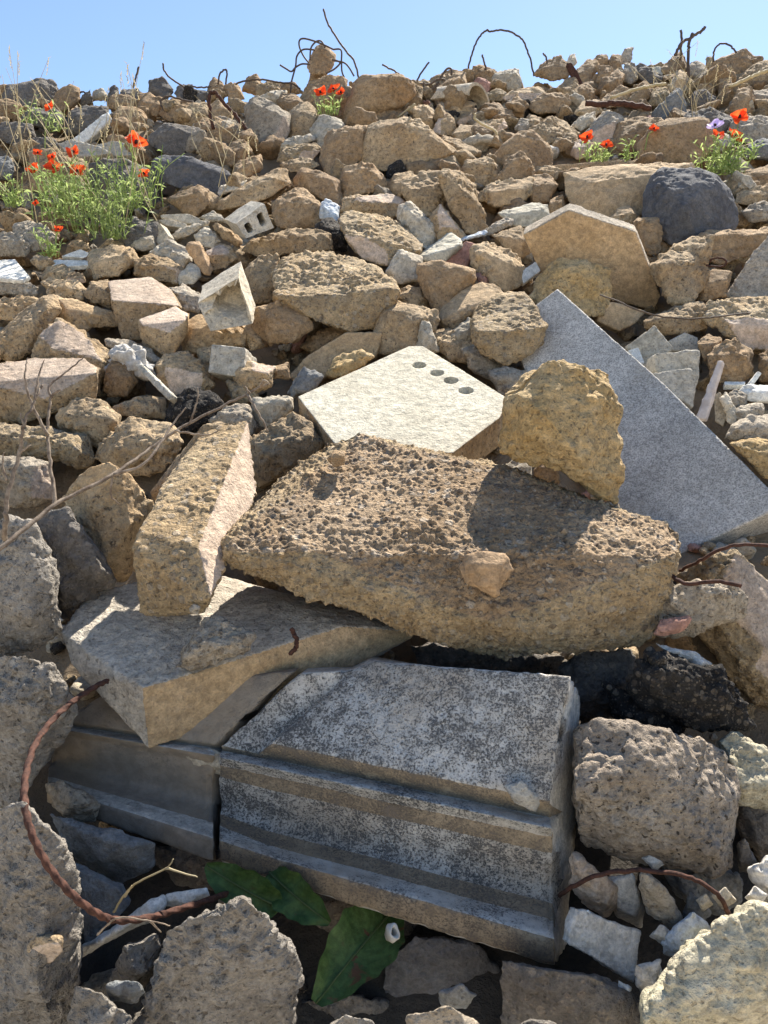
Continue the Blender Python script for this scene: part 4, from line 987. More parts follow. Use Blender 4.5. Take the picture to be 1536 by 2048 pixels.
S('tan', '200,495 215,480 245,485 250,500', None, None)
S('tan', '120,560 135,545 165,548 172,565 150,572', None, None)
S('greyc', '300,640 330,700 340,740 300,730 285,690', None, None, dd=0.08)
S('tan', '480,650 500,640 525,690 500,700', None, None, dd=0.05)
S('tan', '395,700 430,690 425,760 400,760', None, None, dd=0.08)
S('tan', '455,760 500,765 520,800 470,812', None, None, dd=0.05)
S('brown', '600,695 640,660 700,650 690,690 640,710', None, None, dd=0.2, T=70)
S('tan', '860,680 900,660 960,690 980,740 900,720', None, None, dd=0.1)
S('greyc', '925,700 975,690 1010,730 1000,765 950,745', None, None, dd=0.06, amp=1.2)
S('greyc', '980,745 1010,735 1060,745 1040,790 1000,790', None, None, dd=0.0)
# small chips beside the carved stone block
S('plaster', '1300,1872 1320,1850 1347,1868 1336,1892', None, None, d=1.40, T=55, r=0.35, name='plaster_piece', cat='plaster', amp=0.8)
S('bluewhite', '1285,1716 1310,1704 1332,1724 1310,1742', None, None, d=1.50, T=55, r=0.35, name='plaster_piece', cat='plaster', amp=0.8)
S('pale', '1425,1792 1450,1775 1472,1800 1445,1818', None, None, d=1.40, T=55, r=0.35, name='plaster_piece', cat='plaster', amp=0.8)
S('plaster', '1490,1795 1510,1772 1534,1790 1515,1812', None, None, d=1.38, T=55, r=0.35, name='plaster_piece', cat='plaster', amp=0.8)
S('bluewhite', '1238,1962 1262,1975 1256,2002 1234,1992', None, None, d=1.34, T=55, r=0.35, name='plaster_piece', cat='plaster', amp=0.8)
S('pale', '1392,1800 1412,1788 1426,1808 1406,1822', None, None, d=1.41, T=55, r=0.35, name='plaster_piece', cat='plaster', amp=0.8)
S('plaster', '1300,1935 1322,1940 1330,1962 1306,1958', None, None, d=1.33, T=55, r=0.35, name='plaster_piece', cat='plaster', amp=0.8)
S('bluewhite', '1160,1838 1176,1822 1190,1836 1174,1846', None, None, d=1.41, T=55, r=0.35, name='plaster_piece', cat='plaster', amp=0.8)
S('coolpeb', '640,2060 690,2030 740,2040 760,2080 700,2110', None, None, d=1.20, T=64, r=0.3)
S('darkc', '1020,2070 1060,2040 1110,2050 1120,2090 1050,2110', None, None, d=1.20, T=64, r=0.3)
S('bluegrey', '880,1985 920,1970 950,1990 930,2015 890,2010', None, None, d=1.34, T=64, r=0.3)
# ------------------------------------------------------------------ odd shapes among the stones
COLOUR.update(coolpeb='pebbly grey', palegrey='pale grey', pinkpeb='pebbly pinkish', mossy='pale', limestone='pale'); COLOUR['rust'] = 'rusty'; COLOUR['wood'] = 'wooden'; COLOUR['cloth'] = 'grey'
S('clay', '378,486 400,485 410,515 424,535 421,549 405,547 392,520 372,497', 'curved brown clay tile shard standing on end', 'curved clay shard', T=66, r=0.25, sm=4, amp=0.4, th=0.3, name='tile_shard', cat='tile', dd=-0.05)
S('brown', '207,782 213,750 228,722 262,735 272,765 252,790 225,790', None, None, T=66)
S('cloth', '212,752 218,722 224,700 246,691 276,696 300,722 308,752 290,757 268,740 240,735', 'crumpled grey white cloth draped over a stone', 'crumpled cloth', T=50, r=0.45, amp=2.6, sm=3, name='cloth', cat='cloth', dd=-0.06, grit=0.3, th=0.4)
SL('block', '266,729 282,727 347,791 336,801', 'narrow grey white board sticking out under the crumpled cloth', 'narrow board', tilt=(64, -30), thick=0.035, name='board', cat='board', dd=-0.12, amp=0.1)
SL('wood', '1436,719 1447,721 1411,839 1390,836', 'weathered whitish wooden plank leaning beside the speckled grey slab', 'weathered plank', tilt=(70, -35), thick=0.03, name='wooden_plank', cat='plank', dd=-0.14, amp=0.1)
SL('rust', '1132,127 1142,122 1156,142 1172,180 1180,206 1166,206 1158,180 1146,150', 'flat rusty strip leaning at the crest below a spike', 'leaning rusty strip', tilt=(80, 0), thick=0.03, name='metal_strip', cat='metal strip', dd=-0.2, amp=0.2)
S('clay', '920,1135 935,1112 965,1105 1010,1108 1022,1140 990,1192 965,1180 935,1165', 'pinkish stone stuck in the front edge of the broad pebbly slab', 'pinkish stuck stone', d=1.63, T=45, r=0.3, amp=0.6, th=0.6, name='stone', cat='stone')
S('tan', '1100,1200 1130,1195 1140,1212 1120,1222', 'small tan pebble on the front rim of the broad pebbly slab', None, d=1.69, T=45, r=0.4, name='stone', cat='stone', sm=4)
S('brown', '655,918 668,900 690,905 688,928 668,934', 'dark pebble at the back corner of the broad pebbly slab', None, d=1.93, T=50, r=0.4, name='stone', cat='stone', sm=4)
S('greyc', '378,1218 388,1209 400,1214 396,1228 383,1228', 'tiny grey pebble under the end of the thick leaning bar', None, d=1.63, T=50, r=0.4, name='stone', cat='stone', sm=4)
S('tan', '50,1905 75,1873 122,1875 125,1905 100,1925 60,1925', 'smooth tan pebble set in the large pebbly corner rock', None, d=1.19, T=60, r=0.4, name='stone', cat='stone', sm=4, th=0.4)

S('pale', '358,1502 420,1498 456,1508 452,1552 425,1540 385,1532', 'pale mortar flake stuck on the moulded stone next to the crack', None, d=1.655, T=75, r=0.2, th=0.2, amp=0.6, name='mortar_flake', cat='mortar')
S('greyc', '96,1572 125,1562 190,1600 188,1640 150,1648 110,1610', 'broken grey corner fallen from the end of the moulded stone', None, d=1.60, T=72, r=0.3)
S('limestone', '1010,1572 1045,1562 1082,1598 1070,1622 1030,1604', 'buff patch of mortar on the front arris of the carved stone block', None, d=1.462, T=75, r=0.2, th=0.15, amp=0.6, name='mortar_flake', cat='mortar')

build_stones()

def grid_faces(nu, nv, closed_v=False, base=0):
    f = []
    for i in range(nu - 1):
        for j in range(nv if closed_v else nv - 1):
            f.append((base + i * nv + j, base + i * nv + (j + 1) % nv, base + (i + 1) * nv + (j + 1) % nv, base + (i + 1) * nv + j))
    return f

def cornice(name, stations, counts, mats, label, slot_of, seed, end_slot, cat='carved stone', chip=0.005):
    """a moulded stone: the same profile drawn at several places along its length and joined"""
    n = len(stations[0]); dens = []
    for i in range(n):
        a, b = P(*stations[0][i]), P(*stations[0][(i + 1) % n])
        dens.append(max(1, int((b - a).length / 0.005)))
    def dense(prof):
        pts = [P(*q) for q in prof]; out = []; sl = []
        for i in range(n):
            a, b = pts[i], pts[(i + 1) % n]
            for k in range(dens[i]): out.append(a + (b - a) * k / dens[i]); sl.append(slot_of(i))
        return out, sl
    rows = [dense(s) for s in stations]; sl = rows[0][1]; rows = [r[0] for r in rows]; nv = len(rows[0])
    V = []; Fc = []; mi = []; rings = []
    for q in range(len(rows) - 1):
        m = counts[q]
        for i in range(m + (q == len(rows) - 2)):
            t = i / m
            rings.append([rows[q][j] + (rows[q + 1][j] - rows[q][j]) * t for j in range(nv)])
    nu = len(rings)
    for r in rings: V += r
    for i in range(nu - 1):
        for j in range(nv):
            Fc.append((i * nv + j, (i + 1) * nv + j, (i + 1) * nv + (j + 1) % nv, i * nv + (j + 1) % nv)); mi.append(sl[j])
    for ring0, src, flip in ((0, rings[0], False), ((nu - 1) * nv, rings[-1], True)):
        f = tuple(ring0 + j for j in range(nv))
        Fc.append(f[::-1] if flip else f); mi.append(end_slot)
    V = np.array([tuple(v) for v in V])
    org = np.array([V[:, 0].mean(), V[:, 1].mean(), V[:, 2].min()])
    me = bpy.data.meshes.new(name)
    me.from_pydata([tuple(v) for v in V - org], [], Fc)
    for m in mats: me.materials.append(MATS[m])
    me.polygons.foreach_set('material_index', mi)
    bm = bmesh.new(); bm.from_mesh(me); bmesh.ops.recalc_face_normals(bm, faces=list(bm.faces))
    caps = bmesh.ops.triangulate(bm, faces=[f for f in bm.faces if len(f.verts) > 4])['faces']
    for f in caps: f.smooth = False
    bm.to_mesh(me); bm.free()
    roughen(me, 0.5, 0.06, 1, 0.6, seed)
    # broken arrises: corners pulled in where a coarse noise says so
    nvert = len(me.vertices)
    co = np.empty(nvert * 3); me.vertices.foreach_get('co', co); co = co.reshape(-1, 3)
    nr = np.empty(nvert * 3); me.vertex_normals.foreach_get('vector', nr); nr = nr.reshape(-1, 3)
    ed = np.empty(len(me.edges) * 2, np.int64); me.edges.foreach_get('vertices', ed); ed = ed.reshape(-1, 2)
    cur = co.copy()
    for _ in range(8):
        acc = np.stack([np.bincount(ed[:, 0], cur[ed[:, 1], c], nvert) + np.bincount(ed[:, 1], cur[ed[:, 0], c], nvert) for c in range(3)], 1)
        cur = acc / np.bincount(ed.ravel(), minlength=nvert)[:, None]
    edge = np.clip(((co - cur) * nr).sum(1) / 0.004, 0, 1)            # how sharp the corner is here
    big = np.clip(vnoise(co / 0.09 + seed) * 1.6 - 0.25, 0, 1)
    co = co - nr * (edge * (0.004 * np.clip(vnoise(co / 0.018 + seed) + 0.5, 0, 1.5) + chip * big * np.clip(vnoise(co / 0.03 + seed * 2) + 0.7, 0, 1.5)))[:, None]
    me.vertices.foreach_set('co', co.ravel())
    me.polygons.foreach_set('use_smooth', np.ones(len(me.polygons), bool)); me.update()
    o = bpy.data.objects.new(name, me); COL.objects.link(o); o.location = org
    return tag(o, label, cat)

def cyma(a, b, deep, n=10):
    out = []
    for i in range(1, n):
        s = i / n
        out.append((a[0] + (b[0] - a[0]) * s, a[1] + (b[1] - a[1]) * s, a[2] + (b[2] - a[2]) * s + deep * 1.3 * math.sin(math.pi * s) - 0.012 * math.sin(2 * math.pi * s)))
    return out
def profile(a, b, c, c2, cy0, cyn, e, f, bb, bm_, bt, deep):
    return [a, b, c, c2, cy0] + cyma(cy0, cyn, deep) + [cyn, e, f, bb, bm_, bt]
nc = 9
# 0 raised field, 1 its underside, 2 ledge, 3 ledge lip, then the cove, 4+nc fillet, next fascia, then underside and back
def slot(i):
    if i in (1, 5 + nc + 1): return 1
    if i in (2, 5 + nc): return 3
    if i in (4, 5, 3 + nc, 4 + nc): return 4
    if i > 5 + nc + 1: return 2
    return 0
Rp = profile((1142, 1350, 1.53), (1100, 1603, 1.465), (1103, 1636, 1.500), (1105, 1657, 1.445), (1107, 1675, 1.475), (1110, 1842, 1.455), (1110, 1878, 1.395), (1112, 1936, 1.410), (1136, 1890, 1.60), (1158, 1640, 1.65), (1163, 1390, 1.68), 0.034)
Mp = profile((742, 1322, 1.70), (540, 1488, 1.610), (540, 1518, 1.645), (538, 1535, 1.585), (537, 1552, 1.615), (537, 1690, 1.600), (537, 1712, 1.535), (537, 1758, 1.545), (560, 1752, 1.75), (640, 1500, 1.9), (742, 1310, 1.90), 0.036)
Np = profile((705, 1340, 1.700), (517, 1508, 1.640), (517, 1516, 1.645), (515, 1530, 1.590), (515, 1547, 1.620), (516, 1682, 1.604), (516, 1705, 1.539), (516, 1751, 1.549), (540, 1746, 1.76), (620, 1500, 1.9), (705, 1330, 1.92), 0.036)
Lp = profile((600, 1345, 1.685), (440, 1492, 1.648), (440, 1500, 1.665), (438, 1514, 1.612), (436, 1530, 1.642), (437, 1650, 1.622), (438, 1680, 1.557), (438, 1726, 1.567), (455, 1720, 1.80), (540, 1500, 1.95), (640, 1316, 1.98), 0.036)
cornice('carved_stone', [Rp, Mp, Np, Lp], [190, 9, 34], ['lichen', 'lichen_brown', 'plaster', 'lichen_light', 'lichen_brown'], 'carved stone block with stepped mouldings under a grey speckled crust', slot, 3, 2)
def shiftx(pr, dx, dy, dz): return [(x + dx, y + dy, d + dz) for x, y, d in pr]
L2 = profile((230, 1375, 1.775), (118, 1440, 1.750), (116, 1447, 1.772), (112, 1456, 1.732), (110, 1468, 1.752), (92, 1550, 1.725), (90, 1572, 1.685), (92, 1606, 1.690), (120, 1600, 1.92), (200, 1450, 2.05), (330, 1345, 2.1), 0.030)
cornice('carved_stone', [shiftx(Lp, -9, -3, 0.006), L2], [120], ['lichen_worn', 'lichen_worn', 'lichen_worn', 'limestone', 'lichen_worn'], 'brownish broken off end of the moulded stone, left of the crack', slot, 8, 2)
LANDMARKS.append(('carved stone block', 760, 1620, [(300, 1400), (1150, 1400), (1100, 1900)]))

def hollow(name, quad, back, holes, mat, label, cat, d, wall=0.86, jag=0.0, seed=1):
    """a hollow concrete block: a front face with openings in it, inner walls, and an outer shell"""
    rr = random.Random(seed)
    q = [P(x, y, d + o * d / F) for x, y, o in quad]        # tl tr br bl
    bk = P(quad[0][0] + back[0], quad[0][1] + back[1], d + (quad[0][2] + back[2]) * d / F) - q[0]
    def at(u, v): return (q[0] * (1 - u) + q[1] * u) * (1 - v) + (q[3] * (1 - u) + q[2] * u) * v
    V = []; Fc = []
    n = len(holes); N = 32
    for k, h in enumerate(holes):
        u0, u1 = k / n, (k + 1) / n
        cu = sum(p[0] for p in h) / len(h); cv = sum(p[1] for p in h) / len(h)
        def cast(poly, an):
            best = 1e9; dx, dy = math.cos(an), math.sin(an)
            for i in range(len(poly)):
                (ax, ay), (bx, by) = poly[i], poly[(i + 1) % len(poly)]
                ex, ey = bx - ax, by - ay; den = dx * ey - dy * ex
                if abs(den) < 1e-9: continue
                t = ((ax - cu) * ey - (ay - cv) * ex) / den; s = ((ax - cu) * dy - (ay - cv) * dx) / den
                if t > 0 and -1e-6 <= s <= 1 + 1e-6: best = min(best, t)
            return cu + dx * best, cv + dy * best
        cell = [(u0, 0), (u1, 0), (u1, 1), (u0, 1)]
        b0 = len(V)
        angs = sorted([2 * math.pi * i / N for i in range(N)] + [math.atan2(y - cv, x - cu) % (2 * math.pi) for x, y in cell])
        M = len(angs)
        for ring in range(4):
            for an in angs:
                if ring == 0: u, v = cast(cell, an); p = at(u, v)
                else:
                    u, v = cast(h, an); p = at(u, v)
                    if ring == 1 and jag: p = p + bk * rr.uniform(0, jag)
                    if ring == 2: p = p + bk * wall
                    if ring == 3: p = at(cu, cv) + bk * wall
                V.append(p)
        for ring in range(3):
            for i in range(M):
                Fc.append((b0 + ring * M + i, b0 + ring * M + (i + 1) % M, b0 + (ring + 1) * M + (i + 1) % M, b0 + (ring + 1) * M + i))
    b = len(V)
    V += q + [p + bk for p in q]
    for i in range(4):
        j = (i + 1) % 4
        Fc.append((b + i, b + j, b + 4 + j, b + 4 + i))
    Fc.append((b + 4, b + 5, b + 6, b + 7))
    bm = bmesh.new()
    vs = [bm.verts.new(v) for v in V]
    for f in Fc:
        try: bm.faces.new([vs[i] for i in f])
        except ValueError: pass
    bmesh.ops.remove_doubles(bm, verts=list(bm.verts), dist=0.0006)
    bmesh.ops.dissolve_degenerate(bm, dist=0.0003, edges=list(bm.edges))
    bmesh.ops.recalc_face_normals(bm, faces=list(bm.faces))
    for _ in range(2):
        long = [e for e in bm.edges if e.calc_length() > 0.035]
        if long: bmesh.ops.subdivide_edges(bm, edges=long, cuts=1, use_grid_fill=True)
    bmesh.ops.triangulate(bm, faces=[f for f in bm.faces if len(f.verts) > 4])
    me = bpy.data.meshes.new(name); bm.to_mesh(me); bm.free()
    co = np.empty(len(me.vertices) * 3); me.vertices.foreach_get('co', co); co = co.reshape(-1, 3)
    org = np.array([co[:, 0].mean(), co[:, 1].mean(), co[:, 2].min()])
    co = co + 0.003 * np.stack([fbm(co / 0.04 + 7 * c, 2) for c in range(3)], 1)
    me.vertices.foreach_set('co', (co - org).ravel()); me.update()
    me.materials.append(MATS[mat])
    o = bpy.data.objects.new(name, me); COL.objects.link(o); o.location = org
    return tag(o, label, cat)

def rect(u0, v0, u1, v1): return [(u0 + .04, v0), (u1 - .04, v0), (u1, v0 + .06), (u1, v1 - .06), (u1 - .04, v1), (u0 + .04, v1), (u0, v1 - .06), (u0, v0 + .06)]
hollow('hollow_block', [(472, 447, 12), (529, 407, 0), (548, 455, 0), (493, 478, 10)], (-24, -9, 85), [rect(.15, .28, .37, .80), rect(.62, .22, .84, .74)], 'block',
       'hollow concrete block with two slots in its face', 'hollow block', D(510, 470) - 0.25)
hollow('hollow_block', [(396, 606, 10), (476, 556, 0), (506, 648, 0), (420, 662, 8)], (9, -35, 62),
       [[(.25, .30), (.45, .16), (.72, .10), (.93, .16), (.96, .5), (.93, .86), (.6, .88), (.45, .72), (.28, .62)]], 'pale', 'broken hollow block with a smooth pale top and a big dark cavity', 'hollow block',
       D(450, 640) - 0.22, jag=0.35, seed=4)
LANDMARKS += [('hollow block with slots', 510, 442, []), ('broken hollow block', 455, 595, []), ('big poppy clump', 190, 400, []), ('three small poppies', 662, 185, []),
              ('small poppy pair', 1192, 285, []), ('wire arch', 1000, 110, []), ('half round tile', 945, 195, [])]

def half_tile():
    d = D(950, 205) - 0.15
    c = P(958, 204, d); ax = Vector((-0.24, 0.16, 0.03)); side = Vector((0.09, 0.10, -0.01)); up = Vector((0, -0.03, 0.105))
    V = []; N = 20; M = 10
    for shell in (1.0, 0.84):
        for i in range(M):
            for j in range(N):
                a = math.pi * j / (N - 1)
                V.append(c + ax * (i / (M - 1)) * (1 - 0.12 * math.sin(a * 3)) + side * math.cos(a) * shell + up * math.sin(a) * shell)
    Fc = grid_faces(M, N)
    Fc += [tuple(M * N + q for q in f[::-1]) for f in grid_faces(M, N)]
    for j in range(N - 1):
        Fc.append((j + 1, j, M * N + j, M * N + j + 1)); e = (M - 1) * N
        Fc.append((e + j, e + j + 1, M * N + e + j + 1, M * N + e + j))
    for i in range(M - 1):
        for j in (0, N - 1):
            Fc.append((i * N + j, (i + 1) * N + j, M * N + (i + 1) * N + j, M * N + i * N + j))
    o = mesh_obj('roof_tile', V, Fc, 'pale', origin=c, smooth=False)
    tag(o, 'pale half round roof tile lying near the crest', 'roof tile')
half_tile()

# ------------------------------------------------------------------ cable, bars and wires
wire('rusty_cable', '215,1362,0.12 190,1374,0.08 150,1400,0.02 105,1440,-0.06 70,1490,-0.15 52,1550,-0.24 50,1610,-0.30 65,1670,-0.33 95,1730,-0.34 140,1785,-0.34 190,1825,-0.32 235,1841,-0.28 300,1835,-0.22 360,1818,-0.16 430,1796,-0.08 470,1780,0.05',
     0.0053, 'thick twisted rusty cable curving round the bottom left', 'cable', 'rust', d=1.50, n=14, seg=12, lobes=3, twist=0.16)
wire('rusty_bar', '1120,1790,0.05 1138,1779,-0.02 1180,1756,-0.06 1250,1742,-0.08 1340,1745,-0.10 1400,1764,-0.12 1440,1795,-0.13 1457,1832,-0.10 1458,1850,-0.02', 0.0042, 'thin curved rusty bar springing from the end of the carved stone', 'rusty bar', 'rust', d=1.46)
wire('rusty_bar', '1330,1140,0.05 1348,1155,-0.02 1375,1168,-0.06 1430,1163,-0.08 1484,1172,-0.10', 0.0045, 'short rusty bar poking out beside the broad pebbly slab', 'rusty bar', 'rust', d=1.72)
wire('rusty_bar', '1360,1142,0 1400,1122,-0.08 1440,1100,-0.12 1490,1090,-0.15 1600,1094,-0.15', 0.0042, 'rusty bar running to the edge below the speckled grey slab', 'rusty bar', 'rust', d=1.90)
wire('thin_wire', '1200,590,0 1235,602,-0.05 1265,616,-0.08 1310,630,-0.08 1360,637,-0.08 1410,636,-0.08 1460,630,-0.05 1500,626,0', 0.0032, 'thin dark wire lying across the layered chunk', 'wire', dd=-0.1, dref=(1340, 650))
wire('wire_loop', '1412,530,0 1440,534,-0.03 1452,526,-0.05 1446,517,-0.05 1430,516,-0.03 1418,524,0', 0.004, 'small rusty wire loop right of the pale craggy rock', 'wire', 'rust', dd=-0.12, dref=(1430, 560))
wire('bent_bar', '583,1258 588,1268 594,1280 591,1296 580,1308', 0.005, 'short bent rusty bar end sticking out of the flat slab', 'rusty bar', 'rust', d=1.66)
wire('rusty_bar', '427,258 420,226 418,198 422,186 433,187 446,203 466,226 487,250 497,266', 0.011, 'rusty bar bent into a narrow loop above the large grey block', 'rusty bar', 'rust', dd=-0.15, dref=(455, 270))
wire('thin_wire', '340,232 326,216 322,203 335,193 355,197 386,204', 0.007, 'dark wire bent round the chunks below the dark peaked crest rock', 'wire', dd=-0.1, dref=(350, 220))
wire('thin_wire', '935,146 942,115 953,83 965,67 975,60 980,63 1000,60 1025,65 1045,80 1056,105 1063,128 1068,152', 0.0068, 'great arch of wire standing over the crest', 'wire', dref=(1000, 170))
wire('wire_end', '964,110 969,126 975,146', 0.007, 'straight wire end inside the great wire arch', 'wire', dref=(980, 165))
wire('wire_end', '1086,107 1092,114 1094,128', 0.007, 'short hooked wire end right of the great wire arch', 'wire', dref=(1090, 150))
wire('thin_wire', '647,18 655,45 675,78 690,100 707,120 716,150 720,190', 0.0068, 'long wire standing up beside the balanced rock, the tallest one', 'wire', dref=(715, 200), dd=-0.1)
tg = empty('wire_tangle', P(640, 180, D(640, 180))); tag(tg, 'tangle of bent wires looping round the balanced rock', 'wire tangle')
for p in ('667,99 646,89 625,81 607,77 599,81 599,94 607,112 617,125', '620,120 622,96 633,83 643,83 650,95', '581,186 583,164 591,133 594,112 607,99 630,100', '560,130 573,138 583,143 591,135 604,128 620,129',
          '667,99 682,100 683,122 684,143 690,158', '652,147 669,138 680,125 664,119', '664,121 687,125 698,135 708,152'):
    pts = spline(px_path(p, -0.1, None, (640, 180)), 6); V, Fc = tube_geo(pts, 0.0062)
    mesh_obj('bent_wire', V, Fc, 'wire', parent=tg, origin=pts[0], smooth=True)
wire('thin_wire', '385,173 400,175 420,174 440,174', 0.006, 'wire running level along the crest left of the leaning stones', 'wire', dref=(400, 190))
wire('thin_wire', '470,168 490,162 520,159 550,164 570,166 585,167 600,178', 0.0065, 'wire sagging along the crest towards the balanced rock', 'wire', dref=(540, 185), dd=-0.1)
wire('thin_wire', '326,127 328,140 340,155 362,170 372,178', 0.0064, 'wire leaning left over the dark crest stones', 'wire', dref=(350, 190), dd=-0.1)
wire('wire_end', '436,168 440,148 447,141 453,140 454,150 450,172', 0.0064, 'small upside down hook of wire on the crest', 'wire', dref=(445, 190))
wire('wire_end', '277,134 272,155 266,176', 0.0064, 'straight stub of bar standing on the left part of the crest', 'wire', dref=(270, 190))
wire('thin_wire', '155,185 165,184 180,190 178,200', 0.006, 'short wire bridging a gap in the crest above the whitish post', 'wire', dref=(165, 200))
wire('thin_wire', '764,129 785,140 803,151 812,158', 0.0064, 'wire end pointing up left from the overhanging crest block', 'wire', dref=(800, 175), dd=-0.1)
wire('thin_wire', '858,124 842,146 831,169 826,185', 0.0064, 'straight wire right of the overhanging crest block', 'wire', dref=(830, 190))
tg = empty('wire_tangle', P(870, 180, D(870, 180))); tag(tg, 'low tangle of wires between two crest blocks', 'wire tangle')
for p in ('829,180 837,168 858,169 876,159 890,160', '880,158 884,151 894,138 902,138 903,150', '846,180 848,165', '830,175 860,180 878,165'):
    pts = spline(px_path(p, -0.05, None, (870, 190)), 6); V, Fc = tube_geo(pts, 0.0075)
    mesh_obj('bent_wire', V, Fc, 'wire', parent=tg, origin=pts[0], smooth=True)
wire('rusty_bar', '1351,110 1362,88 1382,75 1401,64 1410,54', 0.011, 'slanting bar crossing the two upright bars on the crest', 'rusty bar', 'wire', dref=(1370, 165))
wire('rusty_bar', '1360,120 1363,84 1361,61', 0.009, 'upright bar on the crest, the shorter of two', 'rusty bar', 'wire', dref=(1370, 165), dd=0.06)
wire('rusty_bar', '1377,168 1377,106 1379,84 1385,66', 0.011, 'upright bar on the crest, the longer of two', 'rusty bar', 'wire', dref=(1370, 165), dd=-0.06)
wire('thin_wire', '1427,124 1427,106 1434,92 1445,87 1460,91 1473,106', 0.0068, 'hoop of wire over the broad crest rock', 'wire', dref=(1450, 165))
wire('rusty_bar', '1172,207 1210,209 1235,206 1262,210 1300,217', 0.018, 'rusty bar lying level under the grey pyramid block', 'rusty bar', 'rust', dd=-0.25, dref=(1230, 225))
wire('dry_stick', '1222,198 1262,182 1300,172 1332,168', 0.010, 'long pale stick lying across the stones below the crest', 'stick', 'straw', dd=-0.25, dref=(1280, 200))
wire('dry_stick', '1460,175 1480,165 1510,150 1540,140', 0.012, 'pale root lying along the long crest rock', 'root', 'straw', dd=-0.25, dref=(1500, 180))
wire('thin_wire', '950,228 950,238 965,248 985,258 995,270', 0.007, 'pale wire hanging over the chunks below the half round tile', 'wire', 'straw', dd=-0.2, dref=(970, 265))
wire('rusty_bar', '795,235 830,208 818,222', 0.006, 'thin wire hanging from the overhanging crest block', 'wire', 'straw', dd=-0.15, dref=(820, 230))

# ------------------------------------------------------------------ dry branch and twigs
br = empty('dry_branch', P(110, 1010, 1.5)); tag(br, 'dry leafless branch slanting across the chunks towards the thick leaning bar', 'branch')
def twig(txt, r0, r1, d, parent, name='twig', mat='twig'):
    pts = spline(px_path(txt, d=d), 8)
    pts = [p + Vector((random.uniform(-1, 1), random.uniform(-1, 1), random.uniform(-1, 1))) * r0 * 0.35 for p in pts]
    V, Fc = tube_geo(pts, r0, r1, seg=7)
    return mesh_obj(name, V, Fc, mat, parent=parent, origin=pts[0], smooth=True)
twig('-40,1125,-0.22 0,1097,-0.22 110,1010,-0.12 225,950,-0.02 300,898,0.08 380,845,0.14 470,800,0.2 520,774,0.22 538,768,0.22', 0.005, 0.0025, 1.66, br, 'stem')
for t, a, b in (('495,790,0.2 515,825,0.18 536,862,0.18', .004, .002), ('225,950,-.02 290,925,0.0 345,850,0.08 372,815,0.1', .004, .0015), ('380,845,.14 395,800,.14 396,775,.14', .003, .0012),
                ('110,1010,-.12 103,950,-.1 96,880,-.08 95,845,-.07 103,795,-.05 120,780,-.05', .0045, .002), ('96,870,-.08 60,800,-.08 50,750,-.08 55,715,-.06', .0035, .0012),
                ('103,795,-.05 100,770,-.04 150,730,0 172,710,.02', .003, .001), ('350,862,.1 410,870,.1 440,860,.1', .003, .001), ('225,950,-.02 222,990,-.02 240,1010,0', .003, .001),
                ('520,774,.22 528,762,.2 536,765,.2', .004, .002), ('500,787,.2 490,772,.2', .003, .001)):
    twig(t, a, b, 1.66, br)
b2 = empty('dry_branch', P(12, 1040, 1.5)); tag(b2, 'thin dry stem standing at the edge, left of the longer dry branch', 'branch')
twig('8,1080,-.1 12,1040,-.12 14,1000,-.12 40,905,-.1 48,850,-.1 70,800,-.08 85,770,-.06', 0.0055, 0.002, 1.62, b2, 'stem')
for t in ('14,960,-.12 5,930,-.12 8,905,-.12', '40,905,-.1 62,890,-.1', '48,850,-.1 40,825,-.1', '70,800,-.08 78,750,-.06 88,720,-.05'):
    twig(t, 0.003, 0.001, 1.62, b2)
b3 = empty('dry_twig', P(250, 1800, 1.4)); tag(b3, 'small forked pale twig above the thick rusty cable', 'twig')
for t in ('228,1825,0 262,1775,-.02 332,1736,-.03 346,1718,-.03', '332,1736,-.03 395,1754,-.03', '250,1793,-.02 264,1771,-.03'):
    twig(t, 0.0022, 0.001, 1.36, b3, 'stem', 'straw')
b4 = empty('dry_twig', P(245, 1835, 1.2)); tag(b4, 'thin root hanging on the thick rusty cable', 'twig')
for t in ('195,1870,0 215,1850,-.01 240,1835,-.02 300,1842,-.02 340,1852,0', '300,1842,-.02 322,1865,0'):
    twig(t, 0.0018, 0.0009, 1.2, b4, 'stem', 'twig')

# ------------------------------------------------------------------ dock plant and broken tube at the bottom
def leaf_geo(base, tip, width, n, curl, wav, seed, nrm):
    rr = random.Random(seed); L = tip - base; side = L.cross(nrm).normalized(); nrm = side.cross(L).normalized()
    V = []; nu, nv = n, 15
    for i in range(nu):
        t = i / (nu - 1)
        w = width * (math.sin(math.pi * (0.04 + 0.93 * t ** 0.8)) ** 0.7) * (1 + 0.05 * math.sin(t * 31 + seed))
        for j in range(nv):
            s = j / (nv - 1) * 2 - 1
            h = curl * L.length * math.sin(math.pi * t) + 0.25 * w * s * s - wav * abs(s) * math.sin(t * 17 + s * 2 + seed) + 0.012 * width * math.sin(t * 60) * abs(s)
            V.append(base + L * t + side * (w * 0.5 * s) + nrm * h)
    return V, grid_faces(nu, nv), [base + L * (i / 20) + nrm * (curl * L.length * math.sin(math.pi * i / 20) + 0.003) for i in range(21)]
dk = empty('dock_plant', P(700, 1850, 1.42)); tag(dk, 'green dock plant with large torn leaves below the carved stone', 'plant')
